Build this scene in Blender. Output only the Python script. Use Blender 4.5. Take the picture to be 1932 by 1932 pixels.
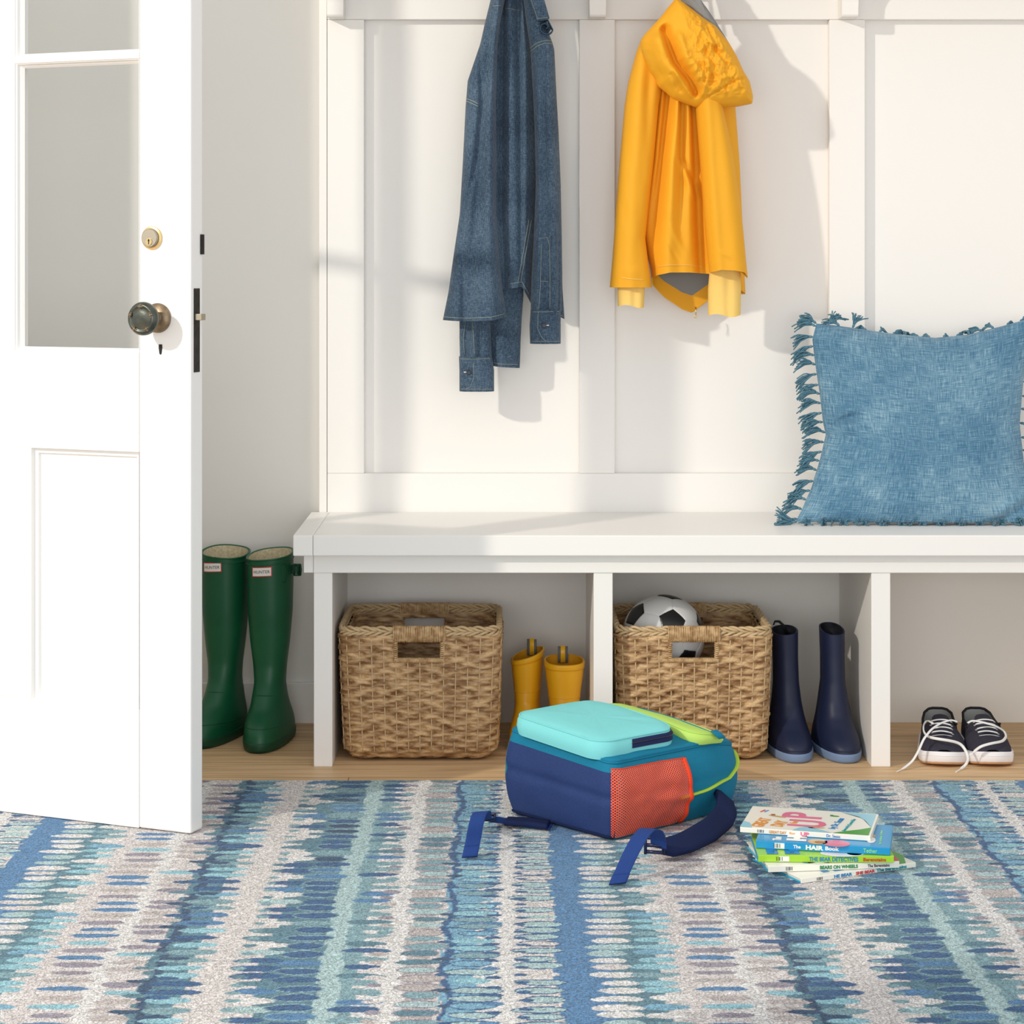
import bpy, bmesh, math, random
import numpy as np
from mathutils import Vector, Matrix, Euler
random.seed(7)
rng = np.random.RandomState(11)
S = bpy.context.scene
for o in list(bpy.data.objects): bpy.data.objects.remove(o)

# ---------------------------------------------------------------- camera, world, light, exposure
FP, CX, CY, H = 4070.0, 955.0, 492.0, 0.9855
cam = bpy.data.cameras.new('camera'); camo = bpy.data.objects.new('camera', cam)
S.collection.objects.link(camo); S.camera = camo
camo.location = (0, 0, H); camo.rotation_euler = (math.pi/2, 0, 0)
cam.sensor_fit = 'HORIZONTAL'; cam.sensor_width = 36; cam.lens = FP/1932*36
cam.shift_x = (966-CX)/1932; cam.shift_y = -(966-CY)/1932
cam.clip_start = 0.05; cam.clip_end = 100

w = bpy.data.worlds.new('world'); S.world = w; w.use_nodes = True
w.node_tree.nodes['Background'].inputs[0].default_value = (0.97, 0.985, 1.0, 1)
w.node_tree.nodes['Background'].inputs[1].default_value = 0.86

kl = bpy.data.lights.new('key_lamp_left', 'POINT'); klo = bpy.data.objects.new('key_lamp_left', kl)  # near point lamp at the left, standing in for low sunlight
S.collection.objects.link(klo); klo.location = (-3.52, 0.68, 2.95)
kl.energy = 590; kl.shadow_soft_size = 0.08; kl.color = (1.0, 0.93, 0.83)

fl = bpy.data.lights.new('fill_light_behind', 'AREA'); flo = bpy.data.objects.new('fill_light_behind', fl)  # fill light added behind the camera to brighten the cubbies, no window modelled
S.collection.objects.link(flo); flo.location = (-0.1, -1.3, 0.85); flo.rotation_euler = (math.radians(90), 0, math.radians(-3))
fl.shape = 'RECTANGLE'; fl.size = 3.2; fl.size_y = 1.5; fl.energy = 56; fl.color = (0.98, 0.98, 1.0)

S.view_settings.view_transform = 'Standard'; S.view_settings.look = 'None'
S.view_settings.gamma = 1; S.view_settings.use_curve_mapping = False
S.view_settings.exposure = 0.0

# ---------------------------------------------------------------- helpers
def sl(c):
    c = c/255.0
    return c/12.92 if c <= 0.04045 else ((c+0.055)/1.055)**2.4
def C(r, g, b): return (sl(r), sl(g), sl(b), 1.0)
def P(px, py, Y): return np.array([(px-CX)*Y/FP, Y, H-(py-CY)*Y/FP])
def FL(px, py, z=0.0):                       # point at height z seen at a pixel
    Y = (H-z)*FP/(py-CY); return np.array([(px-CX)*Y/FP, Y, z])

def _hash(i, j, k):
    n = (i*374761393 + j*668265263 + k*2147483647 + 12345) & 0xffffffff
    n = ((n ^ (n >> 13))*1274126177) & 0xffffffff
    return ((n ^ (n >> 16)) & 0xffff)/65535.0
def vn(x, y, z=0.0):
    x, y, z = np.broadcast_arrays(np.asarray(x, float), np.asarray(y, float), np.asarray(z, float))
    i, j, k = np.floor(x).astype(np.int64), np.floor(y).astype(np.int64), np.floor(z).astype(np.int64)
    u, v, t = x-i, y-j, z-k
    u, v, t = u*u*(3-2*u), v*v*(3-2*v), t*t*(3-2*t)
    r = 0
    for a in (0, 1):
        for b in (0, 1):
            for c in (0, 1):
                r = r + _hash(i+a, j+b, k+c)*(u if a else 1-u)*(v if b else 1-v)*(t if c else 1-t)
    return r*2-1

ORG = {}
def mark(o, label=None, cat=None, group=None, kind=None):
    if label: o['label'] = label
    if cat: o['category'] = cat
    if group: o['group'] = group
    if kind: o['kind'] = kind
    return o
def empty(name, loc, label=None, cat=None, group=None, kind=None):
    o = bpy.data.objects.new(name, None); S.collection.objects.link(o)
    o.location = loc; o.empty_display_size = 0.05; ORG[o.name] = np.array(loc, float)
    return mark(o, label, cat, group, kind)

class MB:
    def __init__(s): s.v = []; s.f = []; s.n = 0; s.m = []; s.uv = []; s.hasuv = False
    def add(s, V, F, mat=0, uv=None):
        V = np.asarray(V, float).reshape(-1, 3)
        s.v.append(V); s.f += [tuple(int(i)+s.n for i in q) for q in F]; s.m += [mat]*len(F); s.n += len(V)
        if uv is None: uv = np.zeros((len(V), 2))
        else: s.hasuv = True
        s.uv.append(np.asarray(uv, float).reshape(-1, 2))
    def box(s, x0, x1, y0, y1, z0, z1, T=None, mat=0):
        V = np.array([(x, y, z) for x in (x0, x1) for y in (y0, y1) for z in (z0, z1)], float)
        if T is not None: V = T(V)
        s.add(V, [(0,1,3,2),(4,6,7,5),(0,4,5,1),(2,3,7,6),(0,2,6,4),(1,5,7,3)], mat)
    def grid(s, A, cu=False, cv=False, mat=0, cap0=False, cap1=False, uv=None, mask=None):
        nv, nu = A.shape[:2]
        F = []
        for j in range(nv if cv else nv-1):
            j2 = (j+1) % nv
            for i in range(nu if cu else nu-1):
                if mask is not None and mask[j, i]: continue
                i2 = (i+1) % nu
                F.append((j*nu+i, j*nu+i2, j2*nu+i2, j2*nu+i))
        V = A.reshape(-1, 3)
        if uv is not None: uv = uv.reshape(-1, 2)
        ex = []
        for c, j, fl in ((cap0, 0, 1), (cap1, nv-1, 0)):
            if c:
                k = nv*nu+len(ex); ex.append(A[j].mean(0))
                for i in range(nu):
                    i2 = (i+1) % nu
                    F.append((j*nu+i2, j*nu+i, k) if fl else (j*nu+i, j*nu+i2, k))
        if ex:
            V = np.vstack([V, ex])
            if uv is not None: uv = np.vstack([uv, np.zeros((len(ex), 2))])
        s.add(V, F, mat, uv)
    def tube(s, pts, r, n=8, closed=False, mat=0, cap=True, flat=None):
        p = np.asarray(pts, float); m = len(p)
        r = np.broadcast_to(np.asarray(r, float), (m,))
        t = np.roll(p, -1, 0)-np.roll(p, 1, 0)
        if not closed: t[0] = p[1]-p[0]; t[-1] = p[-1]-p[-2]
        t /= np.linalg.norm(t, axis=1)[:, None]+1e-12
        up = np.array([0, 0, 1.0]) if abs(t[0][2]) < 0.9 else np.array([0, 1.0, 0])
        a = np.cross(t[0], up); a /= np.linalg.norm(a)
        A = np.zeros((m, n, 3)); th = np.arange(n)*2*np.pi/n
        for i in range(m):
            a = a-t[i]*a.dot(t[i]); a /= np.linalg.norm(a)+1e-12
            b = np.cross(t[i], a)
            fb = flat if flat else 1.0
            A[i] = p[i]+r[i]*(np.cos(th)[:, None]*a+fb*np.sin(th)[:, None]*b)
        s.grid(A, cu=True, cv=closed, mat=mat, cap0=cap and not closed, cap1=cap and not closed)
    def lathe(s, prof, o, ax, n=40, mat=0, cap0=True, cap1=True):
        o = np.array(o, float); ax = np.array(ax, float); ax /= np.linalg.norm(ax)
        up = np.array([0, 0, 1.0]) if abs(ax[2]) < 0.9 else np.array([1.0, 0, 0])
        a = np.cross(ax, up); a /= np.linalg.norm(a); b = np.cross(ax, a)
        th = np.arange(n)*2*np.pi/n
        A = np.array([o+ax*h+r*(np.cos(th)[:, None]*a+np.sin(th)[:, None]*b) for r, h in prof])
        s.grid(A, cu=True, mat=mat, cap0=cap0, cap1=cap1)
    def ribbon(s, pts, wd, width, th, mat=0):       # flat strap; wd = width direction(s)
        p = np.asarray(pts, float); m = len(p)
        wd = np.broadcast_to(np.asarray(wd, float), (m, 3)).copy()
        wd /= np.linalg.norm(wd, axis=1)[:, None]
        t = np.gradient(p, axis=0); t /= np.linalg.norm(t, axis=1)[:, None]+1e-12
        nn = np.cross(t, wd); nn /= np.linalg.norm(nn, axis=1)[:, None]+1e-12
        width = np.broadcast_to(np.asarray(width, float), (m,))[:, None]/2
        th = np.broadcast_to(np.asarray(th, float), (m,))[:, None]/2
        K = [(-1, -.6), (-.93, -1), (-.5, -1), (0, -1), (.5, -1), (.93, -1), (1, -.6), (1, .6), (.93, 1), (.5, 1), (0, 1), (-.5, 1), (-.93, 1), (-1, .6)]
        A = np.stack([p+wd*width*a+nn*th*b for a, b in K], 1)
        d = np.concatenate([[0], np.cumsum(np.linalg.norm(np.diff(p, axis=0), axis=1))])
        uv = np.stack([np.broadcast_to(np.array([a for a, b in K])[None]*width, (m, len(K))), np.broadcast_to(d[:, None], (m, len(K)))], 2)
        s.grid(A, cu=True, mat=mat, cap0=True, cap1=True, uv=uv)
    def build(s, name, mats, parent=None, smooth=True, bevel=0, seg=2, subsurf=0, loc=None, auto=None, flip=False):
        V = np.vstack(s.v)
        if not isinstance(mats, (list, tuple)): mats = [mats]
        if parent is not None: org = ORG[parent.name]
        elif loc is not None: org = np.array(loc, float)
        else: org = np.array([(V[:, 0].min()+V[:, 0].max())/2, (V[:, 1].min()+V[:, 1].max())/2, V[:, 2].min()])
        V = V-org
        me = bpy.data.meshes.new(name); me.from_pydata(V.tolist(), [], s.f)
        for m_ in mats: me.materials.append(m_)
        me.polygons.foreach_set('material_index', s.m)
        if s.hasuv:
            uv = np.vstack(s.uv); l = me.uv_layers.new(name='UVMap')
            li = np.zeros(len(me.loops), np.int32); me.loops.foreach_get('vertex_index', li)
            l.data.foreach_set('uv', uv[li].astype(np.float32).ravel())
        me.polygons.foreach_set('use_smooth', [smooth]*len(me.polygons))
        if not s.hasuv or True:
            bm = bmesh.new(); bm.from_mesh(me); bmesh.ops.recalc_face_normals(bm, faces=bm.faces); bm.to_mesh(me); bm.free()
        me.update()
        o = bpy.data.objects.new(name, me); S.collection.objects.link(o)
        o.location = (0, 0, 0) if parent is not None else org
        ORG[o.name] = org
        if parent is not None: o.parent = parent
        if bevel:
            b = o.modifiers.new('bevel', 'BEVEL'); b.width = bevel; b.segments = seg; b.limit_method = 'ANGLE'; b.angle_limit = math.radians(40)
        if subsurf:
            b = o.modifiers.new('subsurf', 'SUBSURF'); b.levels = subsurf; b.render_levels = subsurf
        if auto and smooth:
            me.set_sharp_from_angle(angle=math.radians(auto))
        return o

def build_each(mb, name, m, parent):
    lo = 0; fi = 0
    for V in mb.v:
        hi = lo+len(V); q = MB(); F = []
        while fi < len(mb.f) and mb.f[fi][0] < hi: F.append([i-lo for i in mb.f[fi]]); fi += 1
        q.add(V, F); q.build(name, m, parent); lo = hi
def copytree(o, parent=None, off=(0, 0, 0)):
    c = o.copy(); S.collection.objects.link(c)
    if parent: c.parent = parent
    ORG[c.name] = ORG[o.name]+np.array(off)
    for ch in list(o.children): copytree(ch, c, off)
    if parent is None: c.location = Vector(o.location)+Vector(off)
    return c

def text_mesh(txt, size, depth=0.0002, font_shear=0, bold=0):
    cu = bpy.data.curves.new('t', 'FONT'); cu.body = txt; cu.size = size; cu.extrude = depth; cu.align_x = 'CENTER'; cu.align_y = 'CENTER'
    cu.offset = bold; cu.shear = font_shear; cu.resolution_u = 3
    o = bpy.data.objects.new('t', cu); S.collection.objects.link(o)
    bpy.context.view_layer.update()
    me = bpy.data.meshes.new_from_object(o.evaluated_get(bpy.context.evaluated_depsgraph_get()))
    V = np.array([v.co[:] for v in me.vertices]); F = [tuple(p.vertices) for p in me.polygons]
    bpy.data.objects.remove(o); bpy.data.curves.remove(cu); bpy.data.meshes.remove(me)
    return V, F
def put_text(mb, txt, size, O, ex, ey, width=None, height=None, bold=0, shear=0, mat=0, warp=None, depth=0.0002):
    V, F = text_mesh(txt, size, depth=depth, font_shear=shear, bold=bold)
    if width: V[:, 0] *= width/(V[:, 0].max()-V[:, 0].min())
    if height: V[:, 1] *= height/(V[:, 1].max()-V[:, 1].min())
    V[:, :2] -= (V[:, :2].max(0)+V[:, :2].min(0))/2
    if warp: mb.add(warp(V), F, mat); return
    O, ex, ey = np.array(O, float), np.array(ex, float), np.array(ey, float)
    ex = ex/np.linalg.norm(ex); ey = ey/np.linalg.norm(ey); ez = np.cross(ex, ey)
    mb.add(O+V[:, :1]*ex+V[:, 1:2]*ey+(V[:, 2:3]+depth)*ez, F, mat)

# ---------------------------------------------------------------- materials
class NT:
    def __init__(s, m): s.t = m.node_tree; s.n = s.t.nodes; s.l = s.t.links
    def new(s, ty, **k):
        n = s.n.new(ty)
        for a, b in k.items(): setattr(n, a, b)
        return n
    def link(s, a, b): s.l.new(a, b)
def mat(name, col, rough=0.5, spec=0.4, bump=0, bscale=300, var=0, vscale=20, sheen=0, stretch=None, metal=0, coord='Object', col2=None, coat=0):
    m = bpy.data.materials.new(name); m.use_nodes = True; N = NT(m); b = N.n['Principled BSDF']
    b.inputs['Base Color'].default_value = col; b.inputs['Roughness'].default_value = rough
    b.inputs['Specular IOR Level'].default_value = spec; b.inputs['Metallic'].default_value = metal
    if coat: b.inputs['Coat Weight'].default_value = coat; b.inputs['Coat Roughness'].default_value = 0.25
    if sheen: b.inputs['Sheen Weight'].default_value = sheen; b.inputs['Sheen Roughness'].default_value = 0.5
    tc = N.new('ShaderNodeTexCoord'); mp = N.new('ShaderNodeMapping'); N.link(tc.outputs[coord], mp.inputs[0])
    if stretch: mp.inputs['Scale'].default_value = stretch
    if var or col2:
        nz = N.new('ShaderNodeTexNoise'); nz.inputs['Scale'].default_value = vscale; nz.inputs['Detail'].default_value = 5
        N.link(mp.outputs[0], nz.inputs[0])
        mx = N.new('ShaderNodeMix', data_type='RGBA'); mx.inputs[6].default_value = col
        c2 = col2 if col2 else tuple(min(1, c*(1-var)) for c in col[:3])+(1,)
        mx.inputs[7].default_value = c2
        rp = N.new('ShaderNodeMapRange'); rp.inputs[1].default_value = 0.35; rp.inputs[2].default_value = 0.65
        N.link(nz.outputs[0], rp.inputs[0]); N.link(rp.outputs[0], mx.inputs[0]); N.link(mx.outputs[2], b.inputs['Base Color'])
    if bump:
        n2 = N.new('ShaderNodeTexNoise'); n2.inputs['Scale'].default_value = bscale; n2.inputs['Detail'].default_value = 3
        N.link(mp.outputs[0], n2.inputs[0])
        bp = N.new('ShaderNodeBump'); bp.inputs['Strength'].default_value = bump; bp.inputs['Distance'].default_value = 0.001
        N.link(n2.outputs[0], bp.inputs['Height']); N.link(bp.outputs[0], b.inputs['Normal'])
    return m

def slub_mat(name, c1, c2, c3, s1, s2, amp=1.0, coord='UV', bump=0.3, rough=0.85):
    """woven cloth: warp and weft slubs as two stretched noises"""
    m = bpy.data.materials.new(name); m.use_nodes = True; N = NT(m); b = N.n['Principled BSDF']
    b.inputs['Roughness'].default_value = rough; b.inputs['Specular IOR Level'].default_value = 0.15
    b.inputs['Sheen Weight'].default_value = 0.15
    tc = N.new('ShaderNodeTexCoord'); hs = []
    for sc in (s1, s2):
        mp = N.new('ShaderNodeMapping'); mp.inputs['Scale'].default_value = sc; N.link(tc.outputs[coord], mp.inputs[0])
        nz = N.new('ShaderNodeTexNoise'); nz.inputs['Scale'].default_value = 1; nz.inputs['Detail'].default_value = 3; nz.inputs['Roughness'].default_value = 0.7
        N.link(mp.outputs[0], nz.inputs[0]); hs.append(nz)
    ad = N.new('ShaderNodeMath', operation='ADD'); N.link(hs[0].outputs[0], ad.inputs[0]); N.link(hs[1].outputs[0], ad.inputs[1])
    big = N.new('ShaderNodeTexNoise'); big.inputs['Scale'].default_value = 9; N.link(tc.outputs['Object'], big.inputs[0])
    ad2 = N.new('ShaderNodeMath', operation='MULTIPLY_ADD'); N.link(big.outputs[0], ad2.inputs[0]); ad2.inputs[1].default_value = 0.5; N.link(ad.outputs[0], ad2.inputs[2])
    rp = N.new('ShaderNodeValToRGB'); rp.color_ramp.elements[0].position = 0.30; rp.color_ramp.elements[0].color = c1
    rp.color_ramp.elements[1].position = 0.75; rp.color_ramp.elements[1].color = c3
    e = rp.color_ramp.elements.new(0.5); e.color = c2
    mr = N.new('ShaderNodeMapRange'); mr.inputs[1].default_value = 1.25-0.55/amp; mr.inputs[2].default_value = 1.25+0.55/amp
    N.link(ad2.outputs[0], mr.inputs[0]); N.link(mr.outputs[0], rp.inputs[0]); N.link(rp.outputs[0], b.inputs['Base Color'])
    bp = N.new('ShaderNodeBump'); bp.inputs['Strength'].default_value = bump; bp.inputs['Distance'].default_value = 0.0008
    N.link(ad.outputs[0], bp.inputs['Height']); N.link(bp.outputs[0], b.inputs['Normal'])
    return m

WALLC = C(238, 235, 229)
m_wall = mat('wall_paint', WALLC, 0.6, 0.25, bump=0.06, bscale=120)
m_trim = mat('trim_paint', C(242, 239, 234), 0.42, 0.35, bump=0.04, bscale=60)
m_bench = mat('bench_paint', C(243, 240, 235), 0.40, 0.35, bump=0.04, bscale=60)
m_door = mat('door_paint', C(244, 243, 240), 0.40, 0.4, bump=0.07, bscale=40)
m_glass = bpy.data.materials.new('clear_glass'); m_glass.use_nodes = True
N = NT(m_glass); N.n.remove(N.n['Principled BSDF'])
tr = N.new('ShaderNodeBsdfTransparent'); tr.inputs[0].default_value = (0.985, 0.99, 0.985, 1)
gl = N.new('ShaderNodeBsdfGlossy'); gl.inputs['Roughness'].default_value = 0.02
lw = N.new('ShaderNodeLayerWeight'); lw.inputs[0].default_value = 0.5; pw = N.new('ShaderNodeMath', operation='POWER'); N.link(lw.outputs[1], pw.inputs[0]); pw.inputs[1].default_value = 4.0
fr = N.new('ShaderNodeMath', operation='MULTIPLY_ADD'); N.link(pw.outputs[0], fr.inputs[0]); fr.inputs[1].default_value = 0.5; fr.inputs[2].default_value = 0.02
mx = N.new('ShaderNodeMixShader'); N.link(fr.outputs[0], mx.inputs[0]); N.link(tr.outputs[0], mx.inputs[1]); N.link(gl.outputs[0], mx.inputs[2])
N.link(mx.outputs[0], N.n['Material Output'].inputs[0])

# floor: oak planks running left to right
m_floor = bpy.data.materials.new('oak_planks'); m_floor.use_nodes = True; N = NT(m_floor); b = N.n['Principled BSDF']
tc = N.new('ShaderNodeTexCoord'); mp = N.new('ShaderNodeMapping'); N.link(tc.outputs['Object'], mp.inputs[0])
br = N.new('ShaderNodeTexBrick'); br.offset = 0.37; br.inputs['Scale'].default_value = 1; br.inputs['Brick Width'].default_value = 4.3; br.inputs['Row Height'].default_value = 0.18
br.inputs['Mortar Size'].default_value = 0.0012; br.inputs['Color1'].default_value = C(226, 194, 152); br.inputs['Color2'].default_value = C(214, 182, 140); br.inputs['Mortar'].default_value = C(150, 118, 84)
N.link(mp.outputs[0], br.inputs[0])
mp2 = N.new('ShaderNodeMapping'); mp2.inputs['Scale'].default_value = (1.3, 26, 1); N.link(tc.outputs['Object'], mp2.inputs[0])
nz = N.new('ShaderNodeTexNoise'); nz.inputs['Scale'].default_value = 3; nz.inputs['Detail'].default_value = 8; nz.inputs['Distortion'].default_value = 0.6; N.link(mp2.outputs[0], nz.inputs[0])
rp = N.new('ShaderNodeValToRGB'); rp.color_ramp.elements[0].position = 0.3; rp.color_ramp.elements[0].color = (0.70, 0.64, 0.57, 1); rp.color_ramp.elements[1].position = 0.62; rp.color_ramp.elements[1].color = (1.04, 1.02, 1.0, 1)
N.link(nz.outputs[0], rp.inputs[0])
ml = N.new('ShaderNodeMix', data_type='RGBA', blend_type='MULTIPLY'); ml.inputs[0].default_value = 1; N.link(br.outputs[0], ml.inputs[6]); N.link(rp.outputs[0], ml.inputs[7]); N.link(ml.outputs[2], b.inputs['Base Color'])
b.inputs['Roughness'].default_value = 0.5; b.inputs['Specular IOR Level'].default_value = 0.3

# ---------------------------------------------------------------- the setting
mb = MB(); mb.box(-3.2, 2.6, 0.6, 4.75, -0.05, 0.0)
mark(mb.build('floor', m_floor, smooth=False), kind='structure')
mb = MB(); mb.box(-3.2, 2.6, 4.605, 4.75, 0.0, 2.6)
mark(mb.build('wall_back', m_wall, smooth=False), kind='structure')
WX = -1.235
mb = MB()
mb.box(WX-0.12, WX, 3.965, 4.605, 0, 2.6); mb.box(WX-0.12, WX, 1.9, 3.965, 2.38, 2.6); mb.box(WX-0.12, WX, 0.6, 1.9, 0, 2.6)
mark(mb.build('wall_left', m_wall, smooth=False), kind='structure')
mb = MB(); mb.box(WX, -0.385, 4.592, 4.605, 0, 0.087)
mark(mb.build('baseboard_back', m_trim, smooth=False, bevel=0.002), kind='structure')

YP, YB = 4.587, 4.563       # panel plane, batten face plane
SB = FP/YB
def bx(px): return (px-CX)/SB
def bz(py): return H-(py-CY)/SB
XR = 1.75
k = 0
def trim(x0, x1, y0, y1, z0, z1, bev=0.0012):
    global k; k += 1
    mb = MB(); mb.box(x0, x1, y0, y1, z0, z1)
    return mark(mb.build('trim_%d' % k, m_trim, smooth=False, bevel=bev), kind='structure')
trim(bx(602), XR, YP, 4.605, 0.452, 2.4, 0.0)           # panelling sheet behind the battens
trim(bx(602), bx(616.5), YB+0.001, YP, 0.452, 2.4)      # edge strip
zt, zb = bz(37), bz(893)
for a, c in ((617.5, 687), (1093, 1160), (1565, 1632), (2038, 2105)): trim(bx(a), bx(c), YB, YP, zb, zt)
trim(bx(617.5), XR, YB, YP, zt+0.0004, zt+0.30)
trim(bx(617.5), XR, YB, YP, 0.452, zb-0.0002)

# hook shelf with curved brackets over the rail
sh = empty('wall_shelf', (0.6, YB, zt+0.14), 'white wall shelf above the panelling, carried on curved brackets', 'shelf')
mb = MB(); mb.box(bx(600), XR, YB-0.24, YB, zt+0.14, zt+0.165); mb.build('shelf_board', m_trim, sh, smooth=False, bevel=0.002)
for a in (632, 1128, 1605):
    f = (4.50/FP); xc = (a-CX)*f; hw = 0.0172
    prof = [(0, 0), (0.055, 0), (0.058, 0.004), (0.058, 0.03)]
    for i in range(11):
        t = i/10*math.pi/2; prof.append((0.22-0.162*math.cos(t)*1.0, 0.03+0.10*math.sin(t)))
    prof += [(0.22, 0.14), (0, 0.14)]
    n = len(prof); V = [(x, YB-d, zt+z) for x in (xc-hw, xc+hw) for d, z in prof]
    F = [tuple(range(n)), tuple(range(2*n-1, n-1, -1))]+[(i, (i+1) % n, n+(i+1) % n, n+i) for i in range(n)]
    mb = MB(); mb.add(V, F); mb.build('bracket', m_trim, sh, smooth=False, bevel=0.001)

m_iron = mat('dark_iron', C(52, 50, 46), 0.45, 0.5, bump=0.3, bscale=200, metal=0.7)
def hook(x, label):
    z = zt+0.075; o = empty('coat_hook', (x, YB, z), label, 'hook', 'coat hooks on the top rail')
    mb = MB(); mb.box(x-0.012, x+0.012, YB-0.004, YB, z-0.03, z+0.04); mb.build('backplate', m_iron, o, smooth=False, bevel=0.003)
    pts = [(x, YB-0.003, z-0.005), (x, YB-0.03, z-0.022), (x, YB-0.052, z-0.015), (x, YB-0.06, z+0.006), (x, YB-0.062, z+0.018)]
    mb = MB(); mb.tube(pts, [0.004, 0.004, 0.004, 0.004, 0.006], 10); mb.build('prong', m_iron, o)
hook(bx(965), 'dark metal coat hook holding the denim shirt'); hook(bx(1292), 'dark metal coat hook holding the yellow jacket')

# ---------------------------------------------------------------- storage bench
ZS0, ZS1, YF = 0.414, 0.454, 4.175
bench = empty('storage_bench', (0.45, 4.38, 0), 'long white storage bench with open cubbies under the panelled wall', 'bench')
mb = MB(); mb.box(-0.374, 1.34, YF, YB-0.0005, ZS0, ZS1); mb.build('seat', m_bench, bench, smooth=False, bevel=0.0018)
mb = MB(); mb.box(-0.4125, -0.3745, YF, YB-0.0005, ZS0, ZS1); mb.build('seat_end', m_bench, bench, smooth=False, bevel=0.0018)
mb = MB(); mb.box(-0.375, 1.30, 4.198, 4.216, 0.378, ZS0); mb.build('apron', m_bench, bench, smooth=False, bevel=0.001)
mb = MB(); mb.box(-0.394, -0.3755, 4.20, YB, 0.378, ZS0); mb.build('end_cleat', m_bench, bench, smooth=False, bevel=0.001)
for a, c in ((592, 627), (1120, 1156), (1644, 1680), (2168, 2204)):
    mb = MB(); mb.box((a-CX)/969, (c-CX)/969, 4.2005, 4.604, 0, 0.378); mb.build('divider', m_bench, bench, smooth=False, bevel=0.0012)

# ---------------------------------------------------------------- door
E = np.array([-0.5365, 3.67, 0]); U = np.array([-0.9207, 0.3903, 0]); NB = np.array([0.3903, 0.9207, 0]); TH = 0.040
def D(V):            # (s, depth behind the face, z) -> world
    V = np.asarray(V, float); return E+V[:, :1]*U+V[:, 1:2]*NB+V[:, 2:3]*np.array([0, 0, 1.0])
door = empty('door_1', tuple(E+U*0.7+NB*0.02+np.array([0, 0, .01])), 'open white panelled door with glass panes, dark knob and brass lock', 'door', kind='structure')
Z0, Z1 = 0.0098, 2.03
wz0, wz1, wz2, wz3 = 0.828, 1.334, 1.3455, 1.88
s1, s2, s3, s4, s5 = 0.1036, 0.360, 0.3925, 0.500, 0.74
def dbox(name, a, c, z0, z1, d0=0, d1=TH, bev=0.0025, m=m_door, par=door):
    mb = MB(); mb.box(a, c, d0, d1, z0, z1, T=D); return mb.build(name, m, par, smooth=False, bevel=bev)
dbox('lock_stile', 0, s1, Z0, Z1, bev=0.004)
dbox('hinge_stile', s4, s5, Z0, Z1)
dbox('top_rail', s1, s4, wz3, Z1, bev=0.001); dbox('lock_rail', s1, s4, 0.656, wz0, bev=0.001); dbox('bottom_rail', s1, s4, Z0, 0.2147, bev=0.001)
dbox('mullion', s2, s3, wz0, wz3, bev=0.001); dbox('mullion', s2-0.035, s3, 0.2147, 0.656, bev=0.001)
dbox('muntin', s1, s2, wz1, wz2, 0, TH, 0.001); dbox('muntin', s3, s4, wz1, wz2, 0, TH, 0.001)
def beads(a, c, z0, z1, w=0.018, dd=0.016):       # sloping glazing bead around an opening
    mb = MB()
    o = [(a, 0.0, z0), (c, 0.0, z0), (c, 0.0, z1), (a, 0.0, z1)]
    i = [(a+w, dd, z0+w*.25), (c-w*.25, dd, z0+w*.25), (c-w*.25, dd, z1-w*.75), (a+w, dd, z1-w*.75)]
    return o, i
def bead_ring(a, c, z0, z1, wl, wr, wb, wt, d0, d1, name, step=False):
    mb = MB(); prof = [(0, d0), (0.25, d0+(d1-d0)*.15), (0.45, d0+(d1-d0)*.6), (0.6, d0+(d1-d0)*.62), (1.0, d1)] if not step else [(0, 0.0), (0.06, d1*.55), (0.5, d1*.62), (0.58, d1), (1.0, d1*1.02)]
    R = []
    for t, d in prof:
        R.append(D([(a+wl*t, d, z0+wb*t), (c-wr*t, d, z0+wb*t), (c-wr*t, d, z1-wt*t), (a+wl*t, d, z1-wt*t)]))
    mb.grid(np.array(R), cu=True); return mb.build(name, m_door, door, smooth=False)
for a, c in ((s1, s2), (s3, s4)):
    for z0, z1 in ((wz0, wz1), (wz2, wz3)):
        bead_ring(a, c, z0, z1, 0.010, 0.010, 0.006, 0.008, 0.002, 0.016, 'glazing_bead')
        mb = MB(); mb.box(a, c, 0.017, 0.020, z0, z1, T=D); mb.build('glass_pane', m_glass, door, smooth=False)
for a, c in ((s1, s2-0.035), (s3, s4)):
    bead_ring(a, c, 0.2147, 0.656, 0.019, 0.017, 0.014, 0.017, 0.001, 0.015, 'panel_moulding', step=True)
    mb = MB(); mb.box(a, c, 0.0148, 0.028, 0.2147, 0.656, T=D); mb.build('door_panel', m_door, door, smooth=False)
nf = -NB
m_bronze = mat('aged_bronze', C(96, 100, 92), 0.33, 0.5, metal=0.85, var=0.35, vscale=60, bump=0.15, bscale=200)
m_bronze2 = mat('worn_bronze', C(150, 130, 104), 0.42, 0.5, metal=0.7, var=0.3, vscale=90, bump=0.2, bscale=300)
m_brass = mat('brass_rim', C(222, 196, 140), 0.3, 0.5, metal=0.8)
m_nickel = mat('scratched_nickel', C(176, 168, 150), 0.38, 0.5, metal=0.75, bump=0.2, bscale=500)
m_dark = mat('black_slot', C(24, 22, 20), 0.6)
m_plate = mat('blackened_iron_plate', C(60, 56, 52), 0.5, 0.5, metal=0.6, bump=0.6, bscale=150, var=0.4, vscale=80)
def dpt(px, py):       # point of the door face at a pixel
    r = (px-CX)/FP; s = (E[0]-r*E[1])/(r*U[1]-U[0]); p = E+U*s; p[2] = H-(py-CY)*p[1]/FP; return p
ko = dpt(299, 600)
mb = MB(); mb.lathe([(0.0225, 0), (0.0255, .001), (0.0255, .004), (0.023, .007), (0.012, .010), (0.0105, .013), (0.0105, .034), (0.013, .036)], ko, nf, 48); ro = mb.build('rosette', m_bronze2, door, auto=35)
mb = MB()
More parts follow.
